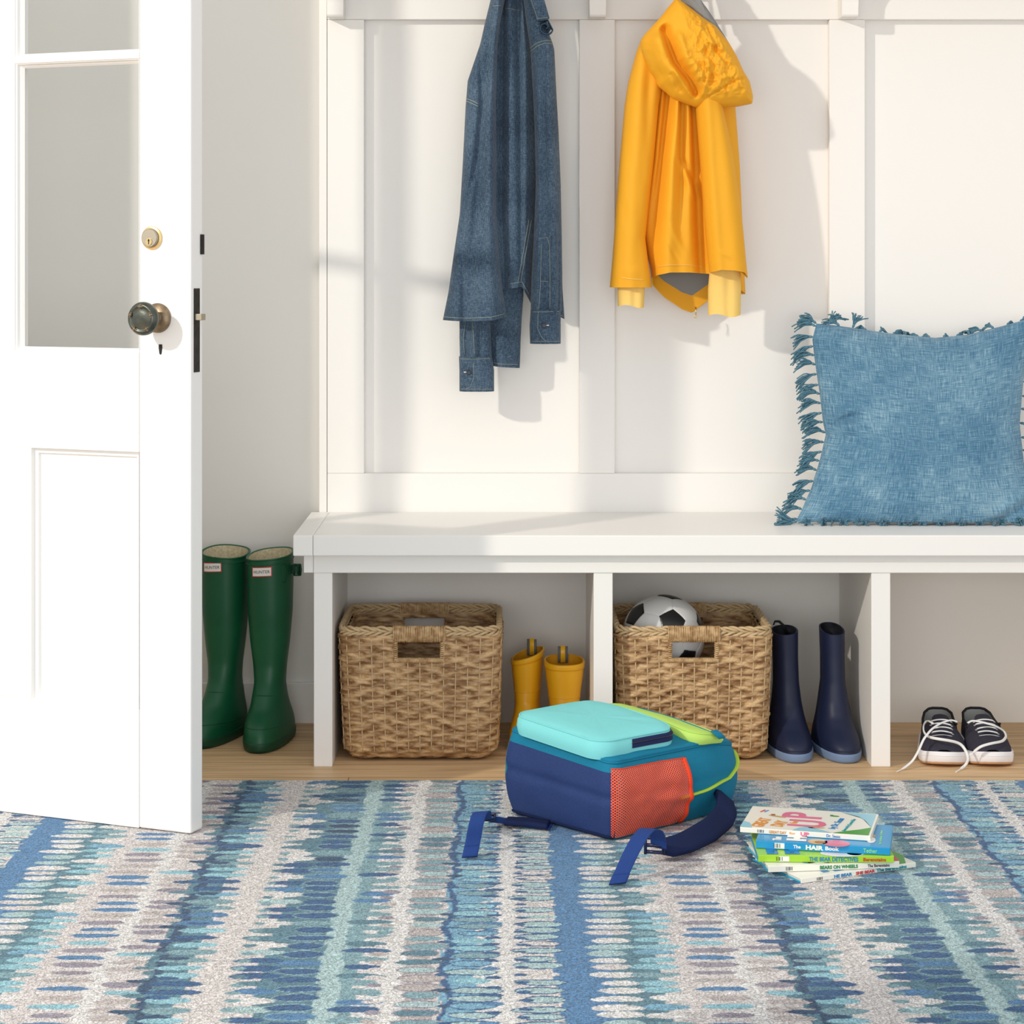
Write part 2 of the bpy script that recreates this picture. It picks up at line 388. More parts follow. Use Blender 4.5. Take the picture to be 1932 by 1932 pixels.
mb.lathe([(0.011, .030), (0.018, .032), (0.0255, .038), (0.0285, .045), (0.0285, .050), (0.0265, .054), (0.0255, .0545), (0.0245, .0565), (0.0215, .0575), (0.0195, .0555), (0.018, .0552), (0.012, .0572), (0.004, .058)], ko, nf, 64)
kn = mb.build('door_knob', m_bronze, door)
a1 = np.cross(nf, [0, 0, 1.0]); a2 = np.array([0, 0, 1.0])
mb = MB()
for i in range(5):
    t = math.radians(90+72*i)
    for dt, rr, hh in ((-.17, .0205, .0018), (0, .0205, .003), (.17, .0205, .0018), (0, .0235, .002)):
        c = ko+nf*.0570+a1*math.cos(t+dt)*rr+a2*math.sin(t+dt)*rr
        mb.lathe([(0.0005, hh*.9), (hh*.7, hh*.55), (hh, 0), (hh*.6, -.001)], c, nf, 10)
mb.build('ornament', m_bronze2, kn)
for sg in (1, -1):
    mb = MB(); c = ko+nf*.006+a1*(0.0175*sg)+a2*(.004*sg); mb.lathe([(0.003, 0), (0.003, .0014), (0.002, .002)], c, nf, 16); mb.build('screw', m_nickel, ro)
lo = dpt(287.5, 449)
mb = MB(); mb.lathe([(0.0195, 0), (0.0203, .002), (0.0195, .004), (0.0165, .005), (0.0160, .004)], lo, nf, 48); lk = mb.build('lock_collar', m_brass, door, auto=40)
mb = MB(); mb.lathe([(0.0160, .003), (0.0158, .009), (0.0145, .0105)], lo, nf, 48); mb.build('lock_cylinder', m_nickel, lk, auto=30)
kc = lo+nf*.0106-a2*.0065
mb = MB(); mb.lathe([(0.0062, 0), (0.0062, .0012)], kc, nf, 32); mb.build('key_plug', m_brass, lk, auto=30)
mb = MB(); mb.box(-.0007, .0007, -.0045, .0045, 0, .0004, T=lambda V: kc+nf*.0013+V[:, :1]*a1+V[:, 1:2]*a2+V[:, 2:3]*nf)
mb.lathe([(0.0016, .0), (0.0016, .0004)], kc+nf*.0013+a2*.002, nf, 12); mb.build('keyway', m_dark, lk, smooth=False)
kh = dpt(303, 659)
mb = MB(); Vk = np.array([(-.0032, .0085), (.0032, .0085), (.0036, .003), (.002, -.0075), (0, -.0095), (-.002, -.0075), (-.0036, .003)])
n = len(Vk); mb.add(np.vstack([kh+nf*d+Vk[:, :1]*a1+Vk[:, 1:]*a2 for d in (0.0, 0.0008)]), [tuple(range(n-1, -1, -1)), tuple(range(n, 2*n))]+[(i, (i+1) % n, n+(i+1) % n, n+i) for i in range(n)])
mb.build('keyhole_cover', m_dark, door, smooth=False)
# mortise lock face and bolt on the door edge
def ebox(name, d0, d1, z0, z1, out, m, inn=0.0):
    mb = MB(); mb.box(-out, inn, d0, d1, z0, z1, T=D); return mb.build(name, m, door, smooth=False, bevel=0.0008)
def ez(py): return H-(py-CY)*3.69/FP
ebox('mortise_plate', 0.009, 0.028, ez(702), ez(544), 0.0012, m_plate)
ebox('latch_bolt', 0.012, 0.027, ez(604), ez(592), 0.013, m_nickel)
ebox('deadbolt_plate', 0.030, 0.0405, ez(480), ez(442), 0.0028, m_dark)

# ---------------------------------------------------------------- rug
def make_rug():
    x0, x1, y0, y1 = -1.22, 1.55, 2.25, 4.062
    dx, dy = 0.0028, 0.0023
    nx, ny = int((x1-x0)/dx)+1, int((y1-y0)/dy)+1
    xs = np.linspace(x0, x1, nx); ys = np.linspace(y0, y1, ny)
    X, Y = np.meshgrid(xs, ys)
    wob = 0.004*vn(Y*9, 3.3)+0.0012*vn(X*60, Y*60, 5.1)
    Xw = X+wob; Yw = Y+0.0012*vn(X*38, Y*38, 2.2)+0.0022*vn(X*7, Y*12, 6.6)
    LIN = lambda c: np.array(C(*c)[:3])
    beige, lbeige, pink = LIN((230, 224, 221)), LIN((238, 236, 234)), LIN((228, 221, 219))
    blue, dblue, navy = LIN((84, 138, 186)), LIN((48, 98, 148)), LIN((42, 80, 116))
    teal, sea, lsea, aqua = LIN((92, 138, 156)), LIN((136, 176, 186)), LIN((182, 212, 214)), LIN((154, 208, 222))
    grey, lgrey, lbl = LIN((160, 154, 168)), LIN((202, 193, 190)), LIN((128, 184, 212))
    PER = 0.884
    grounds = [(-.009, .015, lbeige), (.015, .070, beige), (.070, .122, blue), (.122, .150, blue), (.150, .190, teal), (.190, .212, teal), (.212, .232, beige), (.232, .262, pink),
               (.262, .318, pink), (.318, .344, lbeige), (.344, .388, pink), (.388, .412, teal), (.412, .448, teal), (.448, .475, beige), (.475, .507, beige), (.507, .548, beige), (.548, .572, teal),
               (.572, .625, teal), (.625, .657, lsea), (.657, .680, sea), (.680, .716, lbeige), (.716, .743, lbeige), (.743, .78, lgrey), (.78, .795, pink), (.795, .845, lbl), (.845, .875, lbeige)]
    xm = np.mod(Xw+0.009, PER)-0.009
    cell = np.floor(Xw/PER*20).astype(np.int64)
    row = np.floor(Y/0.0335).astype(np.int64)
    ragged = 0.005*(2*_hash(row, cell, 3+0*cell)-1)
    xm2 = xm+ragged+0.004*vn(Y*14, Xw*3, 8.0)
    col = np.zeros(X.shape+(3,)); col[:] = lbeige
    for a, b_, c in grounds: col[(xm2 >= a) & (xm2 < b_)] = c
    for c0, wd_, cc in ((.404, .0075, navy), (.802, .0050, dblue), (.183, .0055, teal)):       # wandering spines
        d = np.abs(xm-c0-.006*np.sin(Y*31+c0*40)-.004*vn(Y*40, c0*9, 1.0)); col[d < wd_*(1+.5*vn(Y*60, c0, 3.0))] = cc
    # dab columns: centre, half length, spacing, thickness, palette, outline, jitter
    cols = [
        (.045, .033, .033, .0108, [lsea, lsea, beige, lsea, lsea], dblue, .004),
        (.022, .010, .033, .0060, [dblue, dblue], None, .003),
        (.148, .032, .031, .0118, [lbeige, lbeige, lsea, lbeige, pink], None, .005),
        (.210, .031, .031, .0112, [lbeige, aqua, lbl, lbeige, aqua, sea], None, .006),
        (.290, .034, .0335, .0100, [blue, grey, aqua, lgrey, blue, grey, lgrey, grey], None, .005),
        (.366, .031, .031, .0105, [grey, lgrey, lgrey, aqua, grey, pink], None, .005),
        (.392, .024, .058, .0085, [dblue, navy, teal], None, .007),
        (.438, .036, .0345, .0118, [aqua, blue, aqua, sea, lbl, aqua, dblue], None, .005),
        (.424, .018, .080, .0070, [navy, dblue], None, .006),
        (.543, .034, .0345, .0118, [dblue, lbeige, dblue, lsea, lbeige, blue, teal], None, .004),
        (.519, .010, .0345, .0080, [sea, teal, sea, sea], None, .002),
        (.600, .031, .0345, .0125, [dblue, navy, dblue, sea, dblue, blue], sea, .004),
        (.684, .033, .0340, .0118, [teal, dblue, sea, dblue, blue, teal, sea], None, .004),
        (.706, .013, .0340, .0090, [lgrey, grey, pink, sea], None, .003),
        (.767, .030, .0335, .0118, [teal, lsea, sea, lgrey, lsea, sea], grey, .004),
        (.802, .016, .0670, .0060, [dblue, navy, dblue], None, .006),
        (.840, .033, .0335, .0112, [lsea, aqua, lsea, lbl, sea], dblue, .004),
        (.864, .014, .0335, .0070, [dblue, blue, dblue], None, .003)]
    r = np.random.RandomState(5)
    for cx_, hl, sp, ht, pal, outline, jit in cols:
        seq = []
        yy = y0-0.02; kk = 0
        while yy < y1+0.02:
            seq.append((yy+r.uniform(-.0025, .0025), r.uniform(-jit, jit), hl*r.uniform(.8, 1.12), ht*r.uniform(.82, 1.12), pal[(kk+r.randint(0, 2)) % len(pal)], r.uniform(-.1, .1), r.uniform(-.5, .5)))
            yy += sp*r.uniform(.9, 1.1); kk += 1
        for rep in range(-2, 3):
            c0 = cx_+rep*PER
            if c0+hl+.02 < x0 or c0-hl-.02 > x1: continue
            i0, i1 = max(0, int((c0-.055-x0)/dx)), min(nx, int((c0+.055-x0)/dx)+2)
            for (yc, ox, l, h, c, tilt, sk) in seq:
                j0, j1 = max(0, int((yc-.022-y0)/dy)), min(ny, int((yc+.022-y0)/dy)+2)
                if j1 <= j0 or i1 <= i0: continue
                u = (Xw[j0:j1, i0:i1]-c0-ox)/l; v = (Yw[j0:j1, i0:i1]-yc-tilt*l*u*.25-0.0025*math.cos(sk*6)*u*u)
                hh = h*(1+0.25*sk*u)
                q = np.abs(u)**2.3+np.abs(v/hh)**1.9
                sub = col[j0:j1, i0:i1]
                if outline is not None and sk > -0.25:
                    q2 = np.abs(u/1.07)**2.3+np.abs(v/(hh+.0042))**1.9
                    sub[q2 < 1] = outline
                sub[q < 1] = c
                if outline is None and h > .008:
                    tip = (q < 1) & (u > .55) & (sk > .2)
                    sub[tip] = c*.6+sub[tip]*.4
    # thread-to-thread colour variation of the yarn
    f = 1+0.16*vn(X*330, Y*330, 9.0)+0.10*vn(X*140, Y*200, 4.0)
    col = np.clip(col*f[..., None], 0, 1)
    Z = 0.0085+0.0006*vn(X*300, Y*300, 1.0)
    edge = np.minimum.reduce([X-x0, x1-X, Y-y0, y1-Y]); Z = Z-0.006*np.clip(1-edge/0.006, 0, 1)**2
    V = np.stack([X, Y, Z], -1).reshape(-1, 3)
    idx = np.arange(nx*ny).reshape(ny, nx)
    Q = np.stack([idx[:-1, :-1], idx[:-1, 1:], idx[1:, 1:], idx[1:, :-1]], -1).reshape(-1, 4)
    # underside skirt
    ring = np.concatenate([idx[0, :], idx[1:, -1], idx[-1, -2::-1], idx[-2:0:-1, 0]])
    B = V[ring].copy(); B[:, 2] = 0.0005; nb = len(ring); base = len(V)
    V = np.vstack([V, B]); k2 = np.arange(nb); kn2 = (k2+1) % nb
    Q2 = np.stack([ring[k2], base+k2, base+kn2, ring[kn2]], -1)
    Q = np.vstack([Q, Q2])
    me = bpy.data.meshes.new('area_rug'); me.vertices.add(len(V)); me.vertices.foreach_set('co', V.astype(np.float32).ravel())
    me.loops.add(Q.size); me.loops.foreach_set('vertex_index', Q.astype(np.int32).ravel())
    me.polygons.add(len(Q)); me.polygons.foreach_set('loop_start', np.arange(0, Q.size, 4, dtype=np.int32))
    me.update(calc_edges=True); me.validate()
    at = me.color_attributes.new('yarn', 'FLOAT_COLOR', 'POINT')
    full = np.ones((len(V), 4), np.float32); full[:base, :3] = col.reshape(-1, 3); full[base:, :3] = beige*.8
    at.data.foreach_set('color', full.ravel())
    me.polygons.foreach_set('use_smooth', [True]*len(me.polygons))
    m = bpy.data.materials.new('looped_yarn'); m.use_nodes = True; N = NT(m); b = N.n['Principled BSDF']
    ca = N.new('ShaderNodeVertexColor'); ca.layer_name = 'yarn'
    tc = N.new('ShaderNodeTexCoord')
    vo = N.new('ShaderNodeTexVoronoi'); vo.inputs['Scale'].default_value = 400; vo.feature = 'F1'
    nz = N.new('ShaderNodeTexNoise'); nz.inputs['Scale'].default_value = 60; nz.inputs['Detail'].default_value = 2
    wv = N.new('ShaderNodeVectorMath', operation='MULTIPLY_ADD'); N.link(nz.outputs[1], wv.inputs[0]); wv.inputs[1].default_value = (0.02, 0.02, 0); N.link(tc.outputs['Object'], wv.inputs[2]); N.link(tc.outputs['Object'], nz.inputs[0])
    mp = N.new('ShaderNodeMapping'); mp.inputs['Scale'].default_value = (0.8, 0.62, 1); N.link(wv.outputs[0], mp.inputs[0]); N.link(mp.outputs[0], vo.inputs[0])
    mr = N.new('ShaderNodeMapRange'); mr.inputs[1].default_value = 0.0; mr.inputs[2].default_value = 0.75; mr.inputs[3].default_value = 1.25; mr.inputs[4].default_value = 0.48
    N.link(vo.outputs['Distance'], mr.inputs[0])
    mu = N.new('ShaderNodeMix', data_type='RGBA', blend_type='MULTIPLY'); mu.inputs[0].default_value = 1
    N.link(ca.outputs[0], mu.inputs[6]); N.link(mr.outputs[0], mu.inputs[7]); N.link(mu.outputs[2], b.inputs['Base Color'])
    bp = N.new('ShaderNodeBump'); bp.inputs['Strength'].default_value = 0.75; bp.inputs['Distance'].default_value = 0.002; bp.invert = True
    N.link(vo.outputs['Distance'], bp.inputs['Height']); N.link(bp.outputs[0], b.inputs['Normal'])
    b.inputs['Roughness'].default_value = 0.95; b.inputs['Specular IOR Level'].default_value = 0.1; b.inputs['Sheen Weight'].default_value = 0.2
    me.materials.append(m)
    o = bpy.data.objects.new('area_rug', me); S.collection.objects.link(o); ORG[o.name] = np.zeros(3)
    mark(o, 'flat looped rug patterned with blue, aqua and beige brush dabs in long rows', 'rug')
make_rug()

# ---------------------------------------------------------------- baskets
m_wick = mat('seagrass', C(212, 176, 128), 0.45, 0.5, bump=0.8, bscale=160, stretch=(0.5, 0.5, 2.2), col2=C(132, 92, 52), vscale=60)
m_wick2 = mat('seagrass_wrap', C(216, 184, 138), 0.5, 0.4, bump=0.5, bscale=300, col2=C(168, 130, 86), vscale=90)
m_stake = mat('willow_stake', C(204, 176, 134), 0.5, 0.35, bump=0.3, bscale=300)
m_wire = mat('pale_inner_rod', C(190, 168, 132), 0.5)
def make_basket(x0, x1, yf, yb, h, label):
    cx_, cy_ = (x0+x1)/2, (yf+yb)/2
    b = empty('woven_basket', (cx_, cy_, 0), label, 'basket', 'square woven baskets in the bench cubbies')
    A_, B_ = (x1-x0)/2, (yb-yf)/2; R = 0.035; taper = 0.93
    # perimeter of a rounded rectangle, starting at the back middle
    segs = [('l', B_*0+A_-R), ('a', R), ('l', 2*(B_-R)), ('a', R), ('l', 2*(A_-R)), ('a', R), ('l', 2*(B_-R)), ('a', R), ('l', A_-R)]
    def per(s):
        s = np.asarray(s, float); out = np.zeros(s.shape+(4,))
        x, y, ang = 0.0, B_, 0.0; dirs = [(-1, 0), None, (0, -1), None, (1, 0), None, (0, 1), None, (-1, 0)]
        # go from back middle to -x, down the left, along the front (+x), up the right, back
        acc = 0.0; p = np.array([0.0, B_]); d = np.array([-1.0, 0.0])
        for t, L in segs:
            ln = L if t == 'l' else L*math.pi/2
            m_ = (s >= acc-1e-9) & (s <= acc+ln+1e-9); q = s[m_]-acc
            if t == 'l':
                out[m_, 0] = p[0]+d[0]*q; out[m_, 1] = p[1]+d[1]*q
                nn_ = np.array([d[1], -d[0]]); nn_ = -nn_ if np.dot(nn_, p+d*ln/2) < 0 else nn_
                out[m_, 2] = nn_[0]; out[m_, 3] = nn_[1]; p = p+d*ln
            else:
                dl = np.array([-d[1], d[0]])          # turning left
                c = p+dl*R; ph = q/R
                out[m_, 0] = c[0]-dl[0]*R*np.cos(ph)+d[0]*R*np.sin(ph); out[m_, 1] = c[1]-dl[1]*R*np.cos(ph)+d[1]*R*np.sin(ph)
                out[m_, 2] = -dl[0]*np.cos(ph)+d[0]*np.sin(ph); out[m_, 3] = -dl[1]*np.cos(ph)+d[1]*np.sin(ph)
                p = c+d*R; d = dl
            acc += ln
        return out, acc
    _, LEN = per(np.array([0.0]))
    ns = 2*int(round(LEN/0.0235/2)); p_ = LEN/ns
    rows = 22; ht = h-0.022; rz = ht/rows
    nu, nv = int(LEN/0.0019), int(ht/0.0018)
    s = np.arange(nu)*LEN/nu; z = np.linspace(0.0, ht, nv)
    Sg, Zg = np.meshgrid(s, z)
    per_s, _ = per(s)
    hx0, hx1, hz0, hz1 = -0.047, 0.043, h-0.066, h-0.030
    def disp(Sg, Zg, sign=1):
        best = np.zeros_like(Sg); rbase = np.floor(Zg/rz)
        st = np.abs(((Sg/p_+0.5) % 1)-0.5)*p_
        stake = 0.0012*np.sqrt(np.clip(1-(st/0.0016)**2, 0, 1))
        for dr in (-1, 0, 1):
            r = rbase+dr; off = np.mod(r, 2)
            for k in (-1, 0, 1):
                c = (np.floor((Sg/p_-off)/2)+k)*2+off
                ci, ri = c.astype(np.int64) % ns, r.astype(np.int64)
                j = _hash(ci, ri, 1+0*ri)-.5; j2 = _hash(ci, ri, 7+0*ri)-.5
                for ply in (-1, 1):
                    ds = Sg-c*p_-ply*p_*.28-j*.003; dz = Zg-(r+.5)*rz-ply*rz*.12-ds*(0.30+0.25*j2)*(-ply if True else 1)*.6
                    q = 1-(np.abs(ds)/(p_*1.02))**2.0-(dz/(rz*(0.44+.10*j)))**2
                    hgt = 0.0080*np.sqrt(np.clip(q, 0, 1))*(0.9+.3*j2)
                    hgt = hgt*(1+0.10*np.sin((dz/rz+ds*10)*26))
                    best = np.maximum(best, hgt)
        return best, stake
    def wall(off, sign, hole_m):
        dd, st = disp(Sg, Zg)
        o = off+sign*np.maximum(dd, st*0.9)
        tp = taper+(1-taper)*np.clip(Zg/ht, 0, 1)**0.8
        corner = np.clip(1-Zg/0.03, 0, 1)**2*0.018
        xx = per_s[None, :, 0]*tp+per_s[None, :, 2]*(o-corner); yy = per_s[None, :, 1]*tp+per_s[None, :, 3]*(o-corner)
        xx = xx+0.0015*vn(Zg*25, Sg*9); zz = Zg+0.004
        return np.stack([xx+cx_, yy+cy_, zz], -1), np.maximum(dd, 0) < 0.0003
    m_ = np.zeros((nv, nu), bool)
    inx = (per_s[None, :, 0] > hx0) & (per_s[None, :, 0] < hx1) & (np.abs(per_s[None, :, 3]) > 0.9)
    m_ = inx & (Zg+0.004 > hz0) & (Zg+0.004 < hz1)
    A1, gap1 = wall(0.0, 1, m_); A2, _ = wall(-0.006, -0.6, m_)
    mb = MB(); mb.grid(A1, cu=True, mask=m_); mb.grid(A2[:, ::1], cu=True, mask=m_)
    bt = np.array([A1[0], A2[0]]); mb.grid(bt, cu=True)
    f = np.array([[cx_+x, cy_+y, 0.006] for x, y in zip(per_s[::12, 0]*taper*.93, per_s[::12, 1]*taper*.93)]); mb.add(np.vstack([f, [[cx_, cy_, 0.006]]]), [(i, (i+1) % len(f), len(f)) for i in range(len(f))])
    mb.build('woven_body', m_wick, b)
    # stakes
    mb = MB()
    for i in range(ns):
        q, _ = per(np.array([(i*p_) % LEN])); q = q[0]
        if hx0-0.004 < q[0] < hx1+0.004 and abs(q[3]) > .9: zs = np.linspace(0.02, hz0, 12)
        else: zs = np.linspace(0.02, ht, 14)
        tp = taper+(1-taper)*np.clip(zs/ht, 0, 1)**0.8
        pts = np.stack([cx_+q[0]*tp+q[2]*0.0048, cy_+q[1]*tp+q[3]*0.0048, zs], 1)
        mb.tube(pts, 0.00135, 6)
    mb.build('stakes', m_stake, b)
    # braided rim
    mb = MB(); n = 420; s2 = np.arange(n)*LEN/n; q, _ = per(s2)
    for lv in (0, 1):
        for ply in range(3):
            ph = 2*np.pi*s2/LEN*round(LEN/0.048)*(1 if lv else -1)+ply*2*np.pi/3+lv*.6
            o = 0.0034*np.cos(ph)-0.001; dz_ = 0.0034*np.sin(ph)+.0012*np.sin(s2*70+ply*2)
            zc = h-0.0065-lv*0.0088
            mb.tube(np.stack([cx_+q[:, 0]+q[:, 2]*o, cy_+q[:, 1]+q[:, 3]*o, zc+dz_], 1), 0.0030, 6, closed=True)
    mb.build('braided_rim', m_stake, b)
    for sy, nm in ((-1, 'front'), (1, 'back')):
        yy = cy_+sy*B_
        mb = MB(); m1 = 30
        for i in range(m1):
            x = cx_+hx0-0.004+(hx1-hx0+0.010)*i/(m1-1); t = np.linspace(0, 2*np.pi, 17)[:-1]
            rz_, ry_ = 0.0150+0.0006*(_hash(i, 3, 5)-.5), 0.0078
            lean = 0.0012*(_hash(i, 1, 2)-.5)
            mb.tube(np.stack([x+lean*np.cos(t), yy+ry_*np.sin(t), h-0.0155+rz_*np.cos(t)], 1), 0.00185, 5, closed=True)
        mb.build('handle_wrap', m_wick2, b)
        mb = MB(); m1 = 40
        for i in range(m1):
            x = cx_+hx0-0.003+(hx1-hx0+0.006)*i/(m1-1); t = np.linspace(0, 2*np.pi, 13)[:-1]
            mb.tube(np.stack([x+0.0012*np.cos(t), yy+0.0062*np.sin(t), hz0-0.001+0.0042*np.cos(t)], 1), 0.0014, 5, closed=True)
        for xs in (hx0-.001, hx1+.001):
            for i in range(9):
                zc = hz0+0.002+(hz1-hz0)*i/9; t = np.linspace(0, 2*np.pi, 13)[:-1]
                mb.tube(np.stack([cx_+xs+0.0035*np.cos(t), yy+0.0058*np.sin(t), zc+.0008*np.sin(t)], 1), 0.0018, 5, closed=True)
        mb.build('handle_binding', m_wick2, b)
        x_a, x_b = cx_-A_+R, cx_+A_-R
        for xa_, xb_ in ((x_a, cx_+hx0), (cx_+hx1, x_b)):
            mb = MB(); mb.tube([(xa_, yy-sy*0.0075, h-0.022), (xb_, yy-sy*0.0075, h-0.0215)], 0.0014, 6); mb.build('rim_rod', m_wire, b)
    return b
make_basket(-0.326, -0.013, 4.236, 4.525, 0.268, 'empty woven seagrass basket in the left cubby beside the small yellow boots')
make_basket(0.2185, 0.5205, 4.236, 4.525, 0.268, 'woven seagrass basket in the middle cubby with the football inside')

# ---------------------------------------------------------------- football in the second basket
m_bw = mat('ball_white', C(232, 232, 230), 0.32, 0.5, coat=0.3); m_bk = mat('ball_black', C(26, 27, 30), 0.35, 0.5, coat=0.3)
def make_ball():
    c = np.array([0.3175, 4.362, 0.2262]); R = 0.0835
    phi = (1+5**.5)/2
    ico = np.array([(s1_*1, s2_*phi, 0) for s1_ in (1, -1) for s2_ in (1, -1)]+[(0, s1_*1, s2_*phi) for s1_ in (1, -1) for s2_ in (1, -1)]+[(s2_*phi, 0, s1_*1) for s1_ in (1, -1) for s2_ in (1, -1)], float)
    ico /= np.linalg.norm(ico[0])
    dod = []
    for i in range(12):
        for j in range(i+1, 12):
            for k in range(j+1, 12):
                if ico[i].dot(ico[j]) > .4 and ico[j].dot(ico[k]) > .4 and ico[i].dot(ico[k]) > .4:
                    v = ico[i]+ico[j]+ico[k]; dod.append(v/np.linalg.norm(v))
    dod = np.array(dod)
    a = np.array([.165, -.84, .50]); a /= np.linalg.norm(a); bb = np.array([-.68, -.37, .63]); bb = bb-a*bb.dot(a); bb /= np.linalg.norm(bb)
    u = ico[0]; nb = [v for v in ico if .4 < v.dot(u) < .5][0]; v = nb-u*nb.dot(u); v /= np.linalg.norm(v)
    M1 = np.stack([u, v, np.cross(u, v)], 1); M2 = np.stack([a, bb, np.cross(a, bb)], 1); Rm = M2 @ M1.T
    pent, hexa = ico @ Rm.T, dod @ Rm.T
    bm = bmesh.new(); bmesh.ops.create_icosphere(bm, subdivisions=7, radius=1.0)
    V = np.array([v_.co[:] for v_ in bm.verts]); V /= np.linalg.norm(V, axis=1)[:, None]
    F = np.array([[v_.index for v_ in f.verts] for f in bm.faces]); bm.free()
    sc = np.hstack([V @ pent.T/2.327, V @ hexa.T/2.267]); srt = np.sort(sc, 1); gap = (srt[:, -1]-srt[:, -2])
    r = R*(1-0.016*np.exp(-(gap/0.0035)**2)+0.003*np.clip(gap/0.05, 0, 1))
    cen = V[F].mean(1); sc = np.hstack([cen @ pent.T/2.327, cen @ hexa.T/2.267]); isp = sc.argmax(1) < 12
    mb = MB(); W = c+V*r[:, None]
    mb.add(W, F[~isp].tolist(), 0); mb.f += [tuple(q) for q in F[isp].tolist()]; mb.m += [1]*int(isp.sum())
    o = mb.build('football', [m_bw, m_bk]); mark(o, 'white football with black pentagons sitting in the middle basket', 'ball')
make_ball()

# ---------------------------------------------------------------- boots (horizontal slices)
def boot_surface(tab, nsl=70, nu=56, cx_=0, cy_=0, yaw=0, ztop_fn=None, zrange=None, off=0.0):
    """tab rows: z, front, back, half width, x shift ; front/back measured from the shaft axis, front = towards the toe"""
    tab = np.array(tab, float); z0, z1 = zrange if zrange else (tab[0, 0], tab[-1, 0])
    t = np.linspace(0, 1, nsl); zz = z0+(z1-z0)*t
    def sm(col):
        zs = tab[:, 0]; v = tab[:, col]; out = np.interp(zz, zs, v)
        d = (zs[-1]-zs[0])*0.010; return sum(np.interp(zz+k*d, zs, v) for k in (-2, -1, 0, 1, 2))/5
    fr, bk, hw, sx = sm(1), sm(2), sm(3), sm(4)
    th = np.arange(nu)*2*np.pi/nu+np.pi/2       # start at the back
    A = np.zeros((nsl, nu, 3))
    for i in range(nsl):
        c, s_ = np.cos(th), np.sin(th)
        ext = np.where(s_ < 0, fr[i], bk[i])+off
        ex = 2/2.35
        lx = (hw[i]+off)*np.sign(c)*np.abs(c)**ex; ly = ext*np.sign(s_)*np.abs(s_)**ex
        # long toe box: keep full width forward of the ankle
        x = lx+sx[i]; y = ly
        z = np.full(nu, zz[i])
        if ztop_fn is not None: z = z+ztop_fn(lx/max(hw[i], 1e-6), ly/np.where(s_ < 0, fr[i], bk[i]))*np.clip((zz[i]-z1+0.06)/0.06, 0, 1)**1.5
        A[i, :, 0] = cx_+x*math.cos(yaw)-y*math.sin(yaw); A[i, :, 1] = cy_+x*math.sin(yaw)+y*math.cos(yaw); A[i, :, 2] = z
    return A
def boot(name, pos, yaw, tab, mats, label, cat, group, sole_h=0.018, ztop=None, rim=True, lining_d=0.12, nsl=80, thick=0.003, mirror=1):
    tab = [(z, f, b_, w_, sx*mirror) for z, f, b_, w_, sx in tab]
    m_up, m_sole, m_lin = mats
    o = empty(name, (pos[0], pos[1], 0), label, cat, group)
    zt_ = tab[-1][0]
    A = boot_surface(tab, nsl, 64, pos[0], pos[1], yaw, ztop, zrange=(sole_h-0.002, zt_))
    mb = MB(); mb.grid(A, cu=True)
    In = boot_surface(tab, 30, 64, pos[0], pos[1], yaw, ztop, zrange=(zt_-lining_d, zt_), off=-thick)
    mb.grid(np.array([A[-1], A[-1]*.5+In[-1]*.5+[0, 0, .0008], In[-1]]), cu=True)
    mb.build('upper', m_up, o)
    mb = MB(); In2 = boot_surface(tab, 30, 64, pos[0], pos[1], yaw, ztop, zrange=(zt_-lining_d, zt_), off=-thick-.0003); mb.grid(In2[::-1], cu=True, cap1=True); mb.build('lining', m_lin, o)
    mb = MB(); So = boot_surface([(z, f, b_, w_, sx) for z, f, b_, w_, sx in tab], 8, 64, pos[0], pos[1], yaw, None, zrange=(0.0, sole_h), off=0.0022)
    for i, k_ in enumerate((-.006, -.0015, 0, 0, 0, 0, 0, -.001)):
        c = So[i].mean(0); So[i, :, :2] = c[:2]+(So[i, :, :2]-c[:2])*(1+k_*8)
    mb.grid(So, cu=True, cap0=True, cap1=True); mb.build('sole', m_sole, o)
    if rim:
        for dz_, r_ in ((-.0015, .0018), (-.011, .0011)):
            mb = MB(); B = boot_surface(tab, 40, 64, pos[0], pos[1], yaw, ztop, zrange=(zt_-.04, zt_), off=0.0005); k_ = 39 if dz_ > -.005 else 28
            mb.tube(B[k_], r_, 8, closed=True); mb.build('top_band', m_up, o)
    return o, tab, A

m_green = mat('green_rubber', C(16, 92, 58), 0.42, 0.45, bump=0.06, bscale=30, var=0.25, vscale=7)
m_greend = mat('green_rubber_sole', C(12, 66, 42), 0.5, 0.4)
m_cream = mat('cream_knit_lining', C(226, 214, 180), 0.9, 0.1, bump=0.8, bscale=350, var=0.25, vscale=180)
GT = [(0.0, .175, .070, .044, .004), (0.012, .178, .071, .046, .004), (0.030, .176, .070, .046, .004), (0.045, .168, .068, .0445, .003), (0.058, .140, .066, .041, .002), (0.072, .105, .064, .037, .001), (0.090, .074, .061, .034, 0),
      (0.115, .054, .056, .031, 0), (0.15, .046, .055, .0335, 0), (0.20, .050, .060, .0400, 0), (0.26, .056, .067, .0450, 0), (0.32, .058, .070, .0465, 0), (0.378, .059, .070, .0465, 0)]
ztg = lambda x, y: 0.004*y-0.002*x
def letter_patch(o, pts_fn, txt):
    pass
